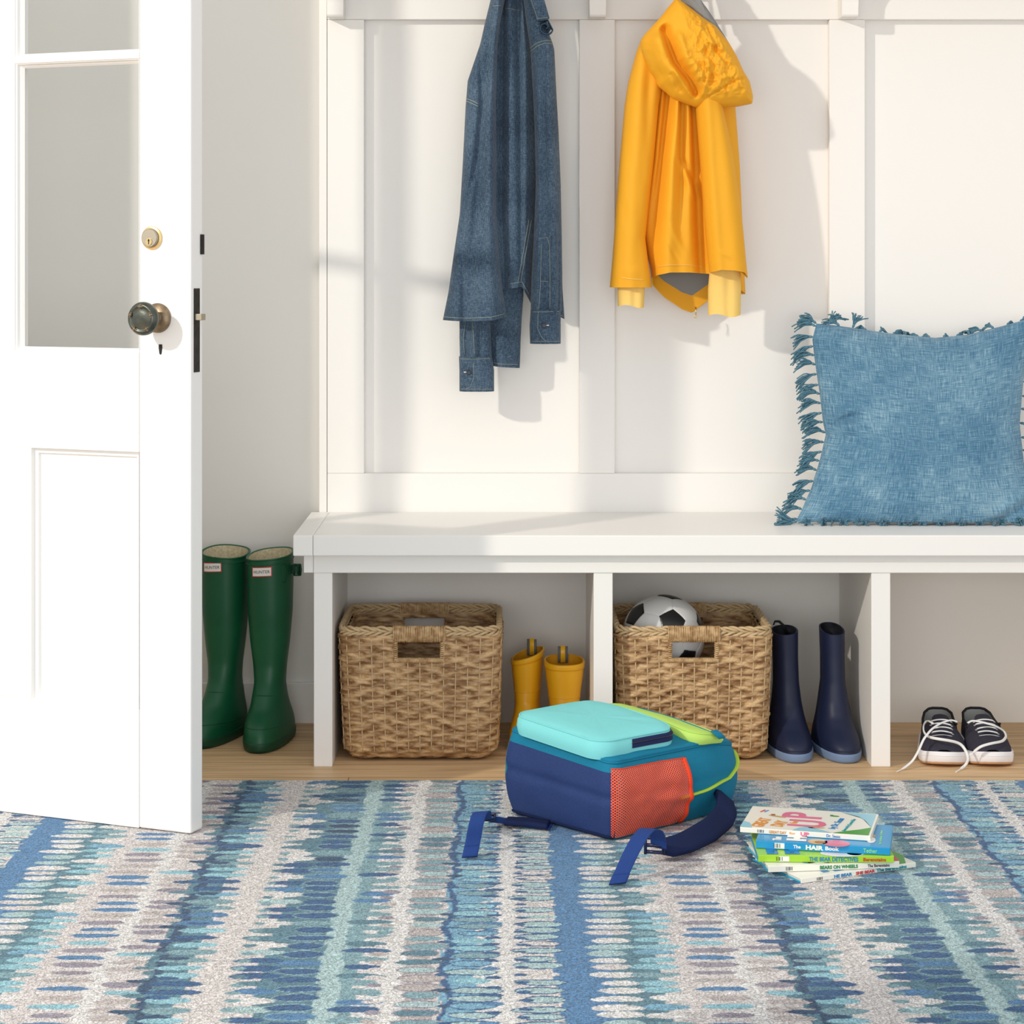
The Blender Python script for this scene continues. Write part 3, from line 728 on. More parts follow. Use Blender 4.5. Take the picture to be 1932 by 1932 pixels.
def green_boot(pos, yaw, label, mirror, lab_px, buckle):
    gt = [(z, f-.02 if z < .08 else f-.004, b_-.006, w_, sx) for z, f, b_, w_, sx in GT]
    o, tab, A = boot('wellington_boot', pos, yaw, gt, (m_green, m_greend, m_cream), label, 'boot', 'tall green wellington boots', 0.02, (lambda x, y: 0.005*y+0.004*x*mirror), mirror=mirror)
    tabn = np.array(tab)
    def surf(ax, z, off=0.0006):        # ax = across coordinate in metres from the boot centre, on the toe side
        f = np.interp(z, tabn[:, 0], tabn[:, 1]); wd = np.interp(z, tabn[:, 0], tabn[:, 3])
        c = np.clip(np.abs(ax)/wd, 0, .999)**(2.35/2); s_ = np.sqrt(1-c*c)**(2/2.35)
        y = -(f*s_+off); x = ax*(1+off/wd)
        return np.stack([pos[0]+x*math.cos(yaw)-y*math.sin(yaw), pos[1]+x*math.sin(yaw)+y*math.cos(yaw), z+0*x], -1)
    lx, lz = lab_px; W_, H_ = 0.0205, 0.0098
    tl = 0.06*(-1 if lx > 0 else .0)
    def slab(w_, h_, off, m, nm, par):
        g = np.linspace(-w_, w_, 15); q = np.linspace(-h_, h_, 5); G, Q = np.meshgrid(g, q)
        fr_ = surf(lx+G, lz+Q+G*0.06, off); bk_ = surf(lx+G, lz+Q+G*0.06, off-.0012)
        mb = MB(); mb.grid(fr_); mb.grid(bk_)
        for e1, e2 in ((fr_[0], bk_[0]), (fr_[-1], bk_[-1]), (fr_[:, 0], bk_[:, 0]), (fr_[:, -1], bk_[:, -1])): mb.grid(np.array([e1, e2]))
        return mb.build(nm, m, par)
    lb = slab(W_, H_, .0010, m_red, 'logo_label', o); ORG[lb.name] = ORG[o.name]
    slab(W_-.0016, H_-.0016, .0013, m_lblw, 'label_face', lb)
    mb = MB(); put_text(mb, 'HUNTER', .006, None, None, None, width=0.033, height=0.0062, warp=lambda V: surf(lx+V[:, 0], lz+V[:, 1]+V[:, 0]*.06, .0015+0*V[:, 0]))
    mb.build('lettering', m_ink, lb, smooth=False)
    # ankle and toe seams
    for z_, r_ in ((0.098, .0009), (0.046, .0010)):
        B = boot_surface(tab, 9, 64, pos[0], pos[1], yaw, None, zrange=(z_-.012, z_+.012), off=.0002)[4]
        B = B[16:49].copy(); t = np.linspace(-1, 1, len(B)); B[:, 2] += (.018 if z_ > .08 else -.008)*(t**2)*(-1 if z_ > .08 else 1)
        mb = MB(); mb.tube(B, r_, 6); mb.build('seam', m_greend, o)
    if buckle:
        ang = math.radians(8); p = np.array([pos[0]+tabn[-1, 3]*.97, pos[1]-.012, .348])
        mb = MB(); q = p+np.array([-.002, -.004, -.012]); th = np.linspace(0.9, 5.4, 30)
        mb.tube([surf(.0415+.0*np.cos(t)-0.012*abs(np.cos(t/2))*0-.010*(1-np.cos(t-np.pi))*.5, .345+.020*np.sin(t), .0006) for t in th], .0009, 6)
        mb.build('strap_tab', m_greend, o)
        mb = MB(); mb.ribbon([p+np.array(v) for v in ((-.004, 0, 0), (.006, -.001, .001), (.012, -.001, .0005), (.018, 0, -.001))], (0, 0.2, 1), .018, .003); st = mb.build('strap', m_greend, o)
        mb = MB()
        for dx_ in (.006, .0135, .019):
            z_ = .0115; mb.tube([p+np.array((dx_, -.003, -z_)), p+np.array((dx_+.001, -.0035, 0)), p+np.array((dx_, -.003, z_))], .0019, 8)
        for dz_ in (-.011, .011): mb.tube([p+np.array((.005, -.003, dz_)), p+np.array((.0195, -.003, dz_))], .0018, 8)
        mb.build('buckle', m_greend, st)
    return o
m_red = mat('label_red', C(214, 58, 48), 0.5); m_lblw = mat('label_white', C(238, 234, 228), 0.5); m_ink = mat('print_black', C(40, 42, 46), 0.6)
green_boot((-0.4885, 4.465, 0), math.radians(-5), 'green wellington boot nearer the bench, with side buckle and white label', 1, (-0.0065, 0.349), True)
green_boot((-0.5860, 4.500, 0), math.radians(-13), 'green wellington boot partly hidden behind the open door edge', -1, (-0.0085, 0.353), False)

m_yel = mat('yellow_rubber', C(240, 180, 30), 0.33, 0.5, bump=0.05, bscale=25)
m_yeld = mat('yellow_rubber_inside', C(214, 150, 26), 0.6, 0.3)
m_gweb = mat('grey_webbing', C(104, 106, 100), 0.8, bump=0.4, bscale=500)
YT = [(0.0, .105, .045, .034, 0), (.012, .106, .045, .035, 0), (.03, .100, .044, .035, 0), (.045, .078, .043, .033, 0), (.06, .052, .042, .031, 0), (.08, .038, .040, .030, 0), (.11, .036, .040, .033, 0), (.15, .040, .044, .038, 0), (.182, .042, .045, .0405, 0)]
def yellow_boot(pos, yaw, label, zt_, sx, ztf):
    yt = [(z if z < .08 else .08+(z-.08)*(zt_-.08)/(.182-.08), f, b_, w_*sx, s) for z, f, b_, w_, s in YT]
    o, tab, A = boot('rain_boot', pos, yaw, yt, (m_yel, m_yel, m_yeld), label, 'boot', 'small yellow rain boots', .014, ztf, rim=False)
    B = boot_surface(tab, 30, 64, pos[0], pos[1], yaw, ztf, zrange=(zt_-.012, zt_), off=.0012)
    B2 = boot_surface(tab, 30, 64, pos[0], pos[1], yaw, ztf, zrange=(zt_-.012, zt_), off=-.001)
    mb = MB(); mb.grid(np.array([B2[0], B[0], B[10], B[20], B[29], B2[29]]), cu=True); mb.build('top_band', m_yel, o)
    mb = MB(); mb.tube(boot_surface(tab, 9, 64, pos[0], pos[1], yaw, None, zrange=(zt_*.56, zt_*.56+.01), off=.0002)[4], .0008, 6, closed=True); mb.build('seam', m_yel, o)
    bk = B[29][0]; p = np.array([pos[0]-math.sin(yaw)*.038, pos[1]+math.cos(yaw)*.038, zt_-.01])
    ew = np.array([math.cos(yaw), math.sin(yaw), 0])
    c2 = -0.003*ew*0
    mb = MB(); pts = [p+np.array((0, .002, .0)), p+np.array((0, .002, .020)), p+np.array((0, .000, .033)), p+np.array((0, -.004, .034)), p+np.array((0, -.005, .02)), p+np.array((0, -.005, 0))]
    mb.ribbon(pts, ew, .0205, .0012); pt = mb.build('pull_tab', m_gweb, o)
    mb = MB(); mb.ribbon([q+np.array((0, -.0011 if i > 2 else .0, .0009)) for i, q in enumerate(pts[2:])], ew, .0095, .0014); mb.build('tab_stripe', m_yel, pt)
    return o
yellow_boot((.044, 4.435, 0), math.radians(-14), 'small yellow rain boot nearer the left basket', .178, .80, lambda x, y: .005*y+.009*x)
yellow_boot((.1185, 4.395, 0), math.radians(3), 'small yellow rain boot nearer the cubby divider', .170, 1.0, lambda x, y: .002+.004*y)

m_navy = mat('navy_rubber', C(26, 34, 62), 0.5, 0.4, bump=0.04, bscale=25)
m_navyi = mat('navy_rubber_inside', C(16, 18, 28), 0.7)
m_lbsole = mat('light_blue_sole', C(116, 138, 172), 0.65)
NTb = [(0.0, .128, .060, .042, 0), (.014, .130, .060, .043, 0), (.03, .126, .060, .043, 0), (.042, .110, .058, .041, 0), (.055, .086, .056, .0375, 0), (.075, .062, .052, .033, 0), (.10, .050, .048, .029, 0), (.14, .043, .044, .025, 0), (.19, .041, .042, .0245, 0), (.243, .042, .043, .026, 0)]
def navy_boot(pos, yaw, label, zt_, tilt, ws, ztf, tab_on):
    nt = [(z*zt_/.243, f, b_, w_*(1 if z < .11 else ws), tilt*z/.243) for z, f, b_, w_, s in NTb]
    o, tab, A = boot('rubber_boot', pos, yaw, nt, (m_navy, m_lbsole, m_navyi), label, 'boot', 'navy rubber boots with light blue soles', .018, ztf, rim=False)
    mb = MB(); mb.tube(boot_surface(tab, 9, 64, pos[0], pos[1], yaw, None, zrange=(.018, .027), off=.0004)[5], .0010, 6, closed=True); mb.build('foxing_line', m_navy, o)
    if tab_on:
        p = np.array([pos[0]+tilt-.006, pos[1]+.035, zt_-.004])
        mb = MB(); mb.ribbon([p+np.array(v) for v in ((.016, 0, -.01), (.008, -.001, .008), (-.001, -.002, .016), (-.010, -.003, .016), (-.012, -.004, .010))], (.3, 1, .1), .010, .0028); mb.build('pull_loop', m_navyi, o)
    return o
navy_boot((.568, 4.355, 0), math.radians(2), 'navy rubber boot against the basket, its pull loop sticking up', .240, -.006, 1.0, lambda x, y: .003*y+.002*x, True)
navy_boot((.661, 4.353, 0), math.radians(4), 'navy rubber boot standing closer to the white divider', .243, -.004, .92, lambda x, y: .006*y, False)

# ---------------------------------------------------------------- sneakers
m_canvas = mat('charcoal_canvas', C(62, 60, 72), 0.9, 0.15, bump=0.5, bscale=700, var=.15, vscale=300)
m_trimd = mat('dark_canvas_binding', C(46, 44, 48), 0.9, 0.1)
m_slin = mat('grey_canvas_lining', C(158, 160, 156), 0.9, 0.1, bump=0.3, bscale=500)
m_white = mat('white_rubber', C(240, 238, 240), 0.45, 0.4); m_gum = mat('tan_outsole', C(206, 160, 120), 0.6); m_lace = mat('white_lace', C(240, 240, 238), 0.85, 0.1, bump=0.5, bscale=900)
m_eye = mat('eyelet', C(190, 190, 190), .3, metal=.8)
def sneaker(toe, yaw, label, mirror, loose):
    """toe: world xy of the toe tip, shoe points towards the camera"""
    L, ex = 0.232, np.array([math.cos(yaw), math.sin(yaw), 0]); ey = np.array([-math.sin(yaw), math.cos(yaw), 0]); T = np.array([toe[0], toe[1], 0.0])
    def Wp(x, y, z): return T+ex*np.asarray(x)[..., None]+ey*np.asarray(y)[..., None]+np.array([0, 0, 1.0])*np.asarray(z)[..., None]
    cc = T+ey*L/2
    o = empty('sneaker', tuple(cc), label, 'shoe', 'charcoal lace-up canvas sneakers')
    ys = np.array([0, .006, .02, .045, .075, .11, .15, .19, .215, .228, L]); hws = np.array([.006, .024, .0385, .0450, .0455, .041, .036, .035, .031, .021, .008])
    cxs = np.array([.0, .0, .0, .001, .001, -.001, -.002, -.001, 0, 0, 0])*mirror
    hw = lambda y: np.interp(y, ys, hws); cxf = lambda y: np.interp(y, ys, cxs)
    yy = np.concatenate([np.linspace(0, .02, 8)[:-1], np.linspace(.02, .21, 26), np.linspace(.21, L, 9)[1:]])
    def outline(off=0.0):
        a = [(cxf(y)+hw(y)+off*min(1, hw(y)/.03), y-(off if y < .004 else 0)+(off if y > L-.004 else 0)) for y in yy]; b_ = [(cxf(y)-hw(y)-off*min(1, hw(y)/.03), y-(off if y < .004 else 0)+(off if y > L-.004 else 0)) for y in yy[::-1]]
        return np.array(a+b_)
    spring = lambda y: 0.007*np.clip(1-y/.06, 0, 1)**2
    def ringat(off, z): q = outline(off); return Wp(q[:, 0], q[:, 1], z+spring(q[:, 1]))
    mb = MB(); mb.grid(np.array([ringat(-.003, 0.0), ringat(.001, .001), ringat(.0015, .004)]), cu=True, cap0=True); mb.build('outsole', m_gum, o)
    mb = MB(); mb.grid(np.array([ringat(.001, .0035), ringat(.0028, .006), ringat(.0032, .013), ringat(.0030, .022), ringat(.0018, .0245), ringat(-.002, .0245)]), cu=True, cap0=True); sol = mb.build('midsole', m_white, o)
    mb = MB(); mb.tube(ringat(.0033, .0165), .0006, 5, closed=True); mb.build('foxing_stripe', m_gum if False else m_white, sol)
    # upper: cross sections along y from toe to throat, then collar walls
    n = 33; secs = []; secy = list(np.linspace(.003, .125, 24))
    hts = lambda y: np.interp(y, [.003, .015, .035, .06, .085, .11, .125], [.028, .038, .0455, .053, .060, .066, .068])
    for y in secy:
        t = np.linspace(0, np.pi, n); w_ = hw(y)-.0006; c = np.cos(t); s_ = np.sin(t)
        x = cxf(y)+w_*np.sign(c)*np.abs(c)**.75; z = .021+spring(y)+(hts(y)-.021)*np.abs(s_)**.85
        secs.append(Wp(x, np.full(n, y), z))
    mb = MB(); mb.grid(np.array(secs))
    # collar band: side walls from y .10 round the heel
    cy = np.concatenate([np.linspace(.118, .21, 14), np.linspace(.214, L-.001, 6)])
    half = [(y, hw(y)*(1-.08*np.clip((.15-y)/.032, 0, 1))) for y in cy]; path = [(cxf(y)+w_-.0006, y) for y, w_ in half]+[(cxf(y)-w_+.0006, y) for y, w_ in half[::-1]]; path = np.array(path); m_ = len(path)
    top = np.interp(path[:, 1], [.118, .15, .19, .22, L], [.060, .053, .056, .066, .071])
    lv = []
    for q in np.linspace(0, 1, 7):
        inn = .004*q**2+.004*q; c = np.array([0, .17]); P2 = path+(c-path)*inn/.04*.5
        lv.append(Wp(P2[:, 0], P2[:, 1], .021+(top-.021)*q))
    mb.grid(np.array(lv)); mb.build('canvas_upper', m_canvas, o)
    li = []
    for q in np.linspace(0, 1, 6):
        c = np.array([0, .17]); P2 = path+(c-path)*(.05+.08*q*.9); li.append(Wp(P2[:, 0], P2[:, 1], .021+(top-.021-.0005)*q))
    mb = MB(); mb.grid(np.array(li)); f = li[0]; mb.add(np.vstack([f, [f.mean(0)]]), [(i, (i+1) % m_, m_) for i in range(m_)])
    mb.build('lining', m_slin, o)
    mb = MB(); mid = (lv[-1]+li[-1])/2; mb.tube(mid, .0026, 8); mb.build('collar_binding', m_trimd, o)
    # tongue
    ts = []
    for y, w_, z in ((.060, .015, .054), (.080, .016, .0605), (.100, .017, .066), (.116, .018, .070), (.128, .016, .074), (.133, .012, .0755)):
        x = np.linspace(-w_, w_, 9); ts.append(Wp(x, np.full(9, y), z-2.5*x*x*6))
    Tt = np.array(ts); mb = MB(); mb.grid(Tt+[0, 0, .0016]); mb.grid(Tt-[0, 0, .0005]); mb.grid(np.array([Tt[-1]+[0, 0, .0016], Tt[-1]-[0, 0, .0005]])); mb.build('tongue', m_canvas, o)
    # vamp seam
    mb = MB(); x = np.linspace(-.036, .036, 21); y_ = .052+.9*x*x*8; mb.tube(Wp(x, y_, .0530-9*x*x+0*x), .0006, 5); mb.build('stitching', m_lace, o)
    # laces across
    for i, y in enumerate((.066, .081, .096, .110)):
        z = np.interp(y, [.06, .125], [.0545, .0745]); x = np.linspace(-.019, .019, 11); sk = (.006 if i % 2 else -.004)
        mb = MB(); mb.tube(Wp(x, y+sk*x/.019*.5+.0*x, z-9.0*x*x+.001), .0027, 8, flat=.55); mb.build('lace', m_lace, o)
        for sx in (-1, 1):
            mb = MB(); c = Wp(np.array(.0205*sx), np.array(y+sk*.5*sx), np.array(z-.0040)); mb.lathe([(.0026, -.001), (.0028, .0006), (.0014, .0008)], c, (sx*.4, -.2, .9), 12); mb.build('eyelet', m_eye, o)
    for pts in loose:
        q = np.array(pts, float); t = np.linspace(0, 1, len(q)); tt = np.linspace(0, 1, 60)
        # smooth the path
        pp = np.stack([np.interp(tt, t, q[:, k_]) for k_ in range(3)], 1)
        for _ in range(6): pp[1:-1] = (pp[:-2]+2*pp[1:-1]+pp[2:])/4
        rad = np.full(60, .0028); rad[-6:] = .0012; 
        mb = MB(); mb.tube(pp, rad, 8, flat=.6); mb.build('lace', m_lace, o)
    return o
def Z3(px, py, z): return tuple(FL(px, py, z))
lA = [[Z3(1806, 1362, .078), Z3(1795, 1358, .082), Z3(1775, 1364, .078), Z3(1757, 1376, .07), Z3(1742, 1395, .055), Z3(1734, 1415, .035), Z3(1722, 1436, .014), Z3(1706, 1449, .004), Z3(1692, 1456, .002)],
      [Z3(1760, 1365, .074), Z3(1750, 1358, .072), Z3(1742, 1366, .066), Z3(1742, 1382, .058), Z3(1752, 1391, .056), Z3(1768, 1394, .058), Z3(1790, 1397, .056), Z3(1812, 1402, .048), Z3(1822, 1415, .036), Z3(1828, 1432, .02), Z3(1822, 1444, .006), Z3(1812, 1451, .003), Z3(1803, 1457, .002)]]
lB = [[Z3(1826, 1364, .074), Z3(1834, 1359, .078), Z3(1856, 1363, .078), Z3(1880, 1370, .070), Z3(1896, 1380, .055), Z3(1899, 1390, .050), Z3(1892, 1399, .048), Z3(1872, 1402, .050), Z3(1850, 1408, .046), Z3(1838, 1418, .034), Z3(1829, 1426, .026)]]
sneaker(((1780-CX)/969, 4.192), math.radians(-8), 'charcoal canvas sneaker nearer the divider, one lace trailing onto the floor', 1, lA)
sneaker(((1872-CX)/969, 4.192), math.radians(-3.5), 'charcoal canvas sneaker at the far right, its lace looped over the side', -1, lB)

# ---------------------------------------------------------------- hanging garments
class Piece:
    """closed soft tube of cloth, outline traced row by row, with folds"""
    def __init__(s, rows, yc, df, db=0.02, folds=(), bot=None, top=None, ny=70, nu=72, ex=0.9, Yr=4.45, noise=0.0):
        s.r = np.array(rows, float); s.yc, s.df, s.db, s.folds, s.bot, s.top, s.ny, s.nu, s.ex, s.Yr, s.ns = yc, df, db, folds, bot, top, ny, nu, ex, Yr, noise
    def edges(s, py): return np.interp(py, s.r[:, 0], s.r[:, 1]), np.interp(py, s.r[:, 0], s.r[:, 2])
    def fold(s, px, py):
        o = 0
        for f in s.folds:
            ys, xs, w_, a = f[0], f[1], f[2], f[3]
            xc = np.interp(py, ys, xs); am = np.interp(py, ys, a) if hasattr(a, '__len__') else a
            ww = np.interp(py, ys, w_) if hasattr(w_, '__len__') else w_
            o = o+am*np.exp(-((px-xc)/ww)**2)
        if s.ns: o = o+s.ns*(vn(px*.035, py*.012, 3.1)+.5*vn(px*.09+5, py*.03, 7.7))
        return o
    def ring(s, v, off=0.0, sc=1.0):
        """v: array of fractions -> points"""
        th = np.arange(s.nu)*2*np.pi/s.nu+np.pi/2     # starts at the back
        out = np.zeros((len(v), s.nu, 3)); py0, py1 = s.r[0, 0], s.r[-1, 0]
        for i, q in enumerate(v):
            py = py0+(py1-py0)*q; l, r_ = s.edges(py); c = (l+r_)/2; hw = (r_-l)/2*sc-off*FP/s.Yr
            cs, sn = np.cos(th), -np.sin(th)            # sn>0 at the front
            px = c+hw*np.sign(cs)*np.abs(cs)**s.ex
            pyy = np.full(s.nu, py)
            if s.bot is not None:
                b_ = s.bot(px, sn); pyy = py0+(b_-py0)*q
            fr = np.clip(sn, 0, 1); bk = np.clip(-sn, 0, 1)
            df = s.df(py) if callable(s.df) else s.df
            Y = s.yc-(df-off)*fr**.7+(s.db-off)*bk**.7-s.fold(px, pyy)*np.clip(fr*2.2, 0, 1)
            out[i, :, 0] = (px-CX)*s.Yr/FP; out[i, :, 1] = Y; out[i, :, 2] = H-(pyy-CY)*s.Yr/FP
        return out
    def pt(s, px, py, off=0.0008):
        px, py = np.asarray(px, float), np.asarray(py, float)
        l, r_ = s.edges(py); c = (l+r_)/2; hw = (r_-l)/2
        u = np.clip(np.abs(px-c)/hw, 0, .995)**(1/s.ex); fr = np.sqrt(1-u*u)
        df = s.df
        Y = s.yc-df*fr**.7-s.fold(px, py)*np.clip(fr*2.2, 0, 1)-off
        return np.stack([(px-CX)*s.Yr/FP, Y, H-(py-CY)*s.Yr/FP], -1)
    def mesh(s, mb, hem=True, mat=0, inmat=None, depth=.12, th=.0015):
        v = np.linspace(0, 1, s.ny); A = s.ring(v)
        mb.grid(A, cu=True, mat=mat, cap0=True)
        if hem:
            B = s.ring(np.array([1.0, 1-depth*.5, 1-depth]), off=th)
            mb.grid(np.array([A[-1], B[0], B[1], B[2]]), cu=True, mat=mat if inmat is None else inmat, cap1=True)
    def strip(s, mb, pts, w_=.0016, off=.0006, mat=0, r=.0006):
        q = np.array(pts, float); n = max(8, int(np.hypot(*(q[-1]-q[0]))/3)+len(q)*4); t = np.linspace(0, 1, len(q)); tt = np.linspace(0, 1, n)
        mb.tube(s.pt(np.interp(tt, t, q[:, 0]), np.interp(tt, t, q[:, 1]), off), r, 5, mat=mat)

m_denim = slub_mat('chambray', C(46, 60, 76), C(68, 88, 108), C(104, 124, 142), (1000, 300, 110), (110, 300, 1000), amp=1.05, coord='Object', bump=.35)
m_denimd = mat('chambray_seam', C(66, 88, 110), .9, .1, bump=.5, bscale=900)
m_thread = mat('pale_thread', C(150, 158, 150), .9, .1); m_btn = mat('navy_button', C(30, 38, 52), .35, .5)
shirt = empty('denim_shirt', ((965-CX)/FP*4.45, 4.46, 1.1), 'dark blue denim shirt hanging on the left hook, cuffs and tails dangling', 'shirt')
body = Piece([(-70, 958, 988), (-30, 940, 987), (0, 934, 990), (80, 922, 1002), (150, 918, 1008), (200, 918, 1012), (300, 918, 1013), (400, 918, 1010), (480, 918, 1006), (545, 918, 1003), (560, 918, 1002)], 4.500, .030, .02,
    folds=[([0, 200, 400, 560], [962, 966, 968, 976], [7, 10, 14, 16], [.008, .012, .014, .012]), ([0, 200, 400, 560], [949, 947, 946, 952], [5, 6, 6, 7], -.014), ([0, 100, 300, 560], [986, 992, 992, 990], [6, 8, 9, 9], .012), ([0, 150, 300, 560], [977, 981, 982, 984], 4, -.007)],
    bot=lambda px, sn: np.interp(px, [918, 954, 957, 985, 1003], [546, 546, 546, 541, 575]), ny=100, nu=120, noise=.0012)
flap = Piece([(-70, 955, 974), (-30, 932, 960), (0, 925, 952), (40, 915, 944), (80, 906, 939), (150, 882, 937), (200, 878, 936), (300, 873, 937), (400, 867, 936), (480, 855, 941), (545, 846, 948), (600, 835, 956)], 4.470, .040, .035,
    folds=[([-70, 0, 200, 400, 600], [962, 942, 926, 924, 930], [8, 8, 10, 12, 16], [.010, .012, .016, .018, .014]), ([60, 200, 300, 420], [905, 908, 899, 874], [3, 4, 5, 5], [-.003, -.010, -.010, -.004]), ([100, 200, 400, 600], [920, 914, 900, 888], [6, 7, 10, 14], [-.004, -.006, -.007, -.004]),
           ([200, 400, 600], [886, 886, 862], [8, 10, 14], [.002, .006, .008]), ([380, 480, 600], [905, 900, 905], [6, 9, 12], [0, .008, .010]), ([420, 500, 600], [882, 874, 874], [4, 6, 8], [0, -.005, -.006])],
    bot=lambda px, sn: np.interp(px, [834, 880, 930, 956], [604, 606, 604, 598]), ny=120, nu=120, noise=.0016)
mb = MB(); body.mesh(mb, depth=.05); flap.mesh(mb, depth=.05); body_o = mb.build('body', m_denim, shirt)
mb = MB()
flap.strip(mb, [(838, 598), (880, 600), (925, 598), (952, 592)]); body.strip(mb, [(961, 536), (985, 532), (998, 555)])
flap.strip(mb, [(930, 14), (945, 14)]); body.strip(mb, [(952, 14), (978, 17)]); flap.strip(mb, [(880, 186), (902, 197)], r=.0009); flap.strip(mb, [(880, 191), (902, 202)], r=.0009)
for dx in (0, 5): body.strip(mb, [(1000+dx-2, 415), (990+dx, 460), (978+dx, 530)])
build_each(mb, 'stitching', m_thread, shirt)
bkp = Piece([(250, 1000, 1046), (380, 985, 1058), (450, 978, 1061), (545, 982, 1063), (602, 1000, 1067)], 4.523, .018, .015, bot=lambda px, sn: np.interp(px, [980, 1000, 1030, 1067], [548, 556, 585, 604]), nu=60, noise=.001)
tail = Piece([(440, 900, 990), (560, 905, 988), (600, 907, 985), (640, 907, 983), (697, 903, 981)], 4.515, .022, .018, folds=[([440, 697], [930, 922], 12, -.008), ([440, 600, 697], [955, 950, 948], 14, .006)], bot=lambda px, sn: np.interp(px, [903, 912, 940, 981], [684, 690, 694, 697]), nu=80, noise=.0015)
mb = MB(); bkp.mesh(mb); tail.mesh(mb); mb.build('shirt_tail', m_denim, shirt)
mb = MB(); tail.strip(mb, [(908, 682), (940, 688), (978, 690)]); tail.strip(mb, [(926, 610), (914, 650), (907, 684)]); bkp.strip(mb, [(1058, 596), (1064, 598)]); build_each(mb, 'stitching', m_thread, shirt)
ls = Piece([(420, 866, 915), (600, 866, 925), (640, 866, 926), (676, 867, 928)], 4.492, .024, .020, folds=[([420, 676], [885, 880], 5, -.007), ([420, 676], [897, 893], 6, .006), ([420, 676], [908, 904], 4, -.006)], nu=60)
rs = Piece([(-70, 985, 1003), (-30, 985, 1010), (0, 988, 1017), (40, 993, 1026), (80, 999, 1042), (95, 1001, 1046), (180, 1006, 1050), (250, 1009, 1054), (350, 1011, 1058), (450, 1007, 1060), (520, 1003, 1061), (588, 1001, 1059)], 4.452, .030, .024,
    folds=[([100, 300, 450, 588], [1030, 1040, 1046, 1048], [8, 9, 8, 7], [.004, .008, .008, .006]), ([300, 450, 588], [1024, 1026, 1028], 7, -.006), ([420, 480, 588], [1052, 1054, 1053], 2.5, [0, -.006, -.008]), ([420, 480, 588], [1018, 1016, 1012], 7, .005)], nu=96, ny=110, noise=.0008)
def make_sleeve(pc, cuff_rows, yc, btn, stitches, nm):
    mb = MB(); pc.mesh(mb); so = mb.build(nm, m_denim, shirt)
    cf = Piece(cuff_rows, yc, pc.df*1.06, pc.db*1.05, nu=60, ny=24, folds=[([0, 1000], [btn[0]+11, btn[0]+11], 5, -.002)])
    mb = MB(); cf.mesh(mb, depth=.7); co = mb.build('cuff', m_denim, so)
    q = np.array(cuff_rows); mb = MB(); a, b_ = q[0], q[-1]
    cf.strip(mb, [(a[1]+3, a[0]+4), ((a[1]+a[2])/2, a[0]+4), (a[2]-3, a[0]+3)], r=.0005); cf.strip(mb, [(b_[1]+3, b_[0]-5), ((b_[1]+b_[2])/2, b_[0]-5), (b_[2]-3, b_[0]-5)], r=.0005)
    for st in stitches[0]: cf.strip(mb, st, r=.0005)
    build_each(mb, 'cuff_stitching', m_thread, so)
    mb = MB()
    for st in stitches[1]: pc.strip(mb, st, r=.0005)
    if stitches[1]: build_each(mb, 'placket_stitching', m_thread, so)
    p = cf.pt(btn[0], btn[1], .001); mb = MB(); mb.lathe([(.0050, -.0005), (.0056, .0008), (.0050, .0018), (.0038, .0013), (.001, .0012)], p, (0, -1, 0), 28); mb.build('button', m_btn, so)
    mb = MB(); mb.tube([p+np.array((btn[2]*.004, -.0005, 0)), p+np.array((btn[2]*.010, -.0003, .0003))], .0012, 6); mb.build('buttonhole', m_lbsole if False else m_lblw, so)
    return so
make_sleeve(ls, [(674, 865, 928), (700, 866, 932), (740, 866, 932)], 4.489, (884, 703, -1), ([[(893, 684), (894, 712), (888, 730), (878, 735)]], [[(878, 600), (874, 640), (876, 670)], [(890, 600), (893, 630), (895, 668)]]), 'sleeve')
make_sleeve(rs, [(584, 1001, 1058), (615, 999, 1058), (648, 1000, 1058)], 4.450, (1026, 613, 1), ([[(1015, 586), (1014, 620), (1022, 636), (1030, 643)]], [[(1022, 450), (1032, 448), (1036, 462), (1037, 500), (1037, 580)], [(1021, 460), (1020, 500), (1019, 540), (1016, 582)], [(1020, 530), (1034, 531)]]), 'sleeve')
mb = MB(); rs.strip(mb, [(1000, 92), (1012, 84), (1026, 79), (1040, 79)], r=.0008); rs.strip(mb, [(1001, 98), (1013, 90), (1027, 84), (1041, 84)], r=.0008); build_each(mb, 'stitching', m_thread, shirt)
# collar leaf and the rolled front band below it
def flatpiece(pts, Yr, th, curve=0.0, n=14):
    p = np.array(pts, float); c = p.mean(0)
    seg = []
    for i in range(len(p)):
        for t in np.linspace(0, 1, 8)[:-1]: seg.append(p[i]*(1-t)+p[(i+1) % len(p)]*t)
    seg = np.array(seg); A = []
    for r_, d in ((0.05, 1), (.5, .97), (.85, .8), (.97, .45), (1.0, 0), (.97, -.45), (.85, -.8), (.5, -.97), (.05, -1)):
        q = c+(seg-c)*r_; Y = Yr-th*d-curve*((q[:, 0]-c[0])/20)**2*-1
        A.append(np.stack([(q[:, 0]-CX)*Yr/FP, Y, H-(q[:, 1]-CY)*Yr/FP], -1))
    return np.array(A)
mb = MB(); mb.grid(flatpiece([(990, -40), (1012, -40), (1027, 0), (1037, 34), (1034, 37), (1012, 39), (1006, 18), (998, 0)], 4.408, .004, .004), cu=True, cap0=True, cap1=True); col_o = mb.build('collar', m_denim, shirt)
mb = MB(); q = [(1002, 0), (1009, 20), (1014, 35), (1034, 33)]; mb.tube([P(a, b_, 4.4035) for a, b_ in np.array([np.array(q[i])*(1-t)+np.array(q[i+1])*t for i in range(3) for t in np.linspace(0, 1, 6)])], .0005, 5); mb.build('collar_stitching', m_thread, col_o)
mb = MB(); sp = [(1029+(15-t*1.75)*math.cos(t), 53+(15-t*1.75)*math.sin(t)) for t in np.linspace(0.3, 7.5, 46)]
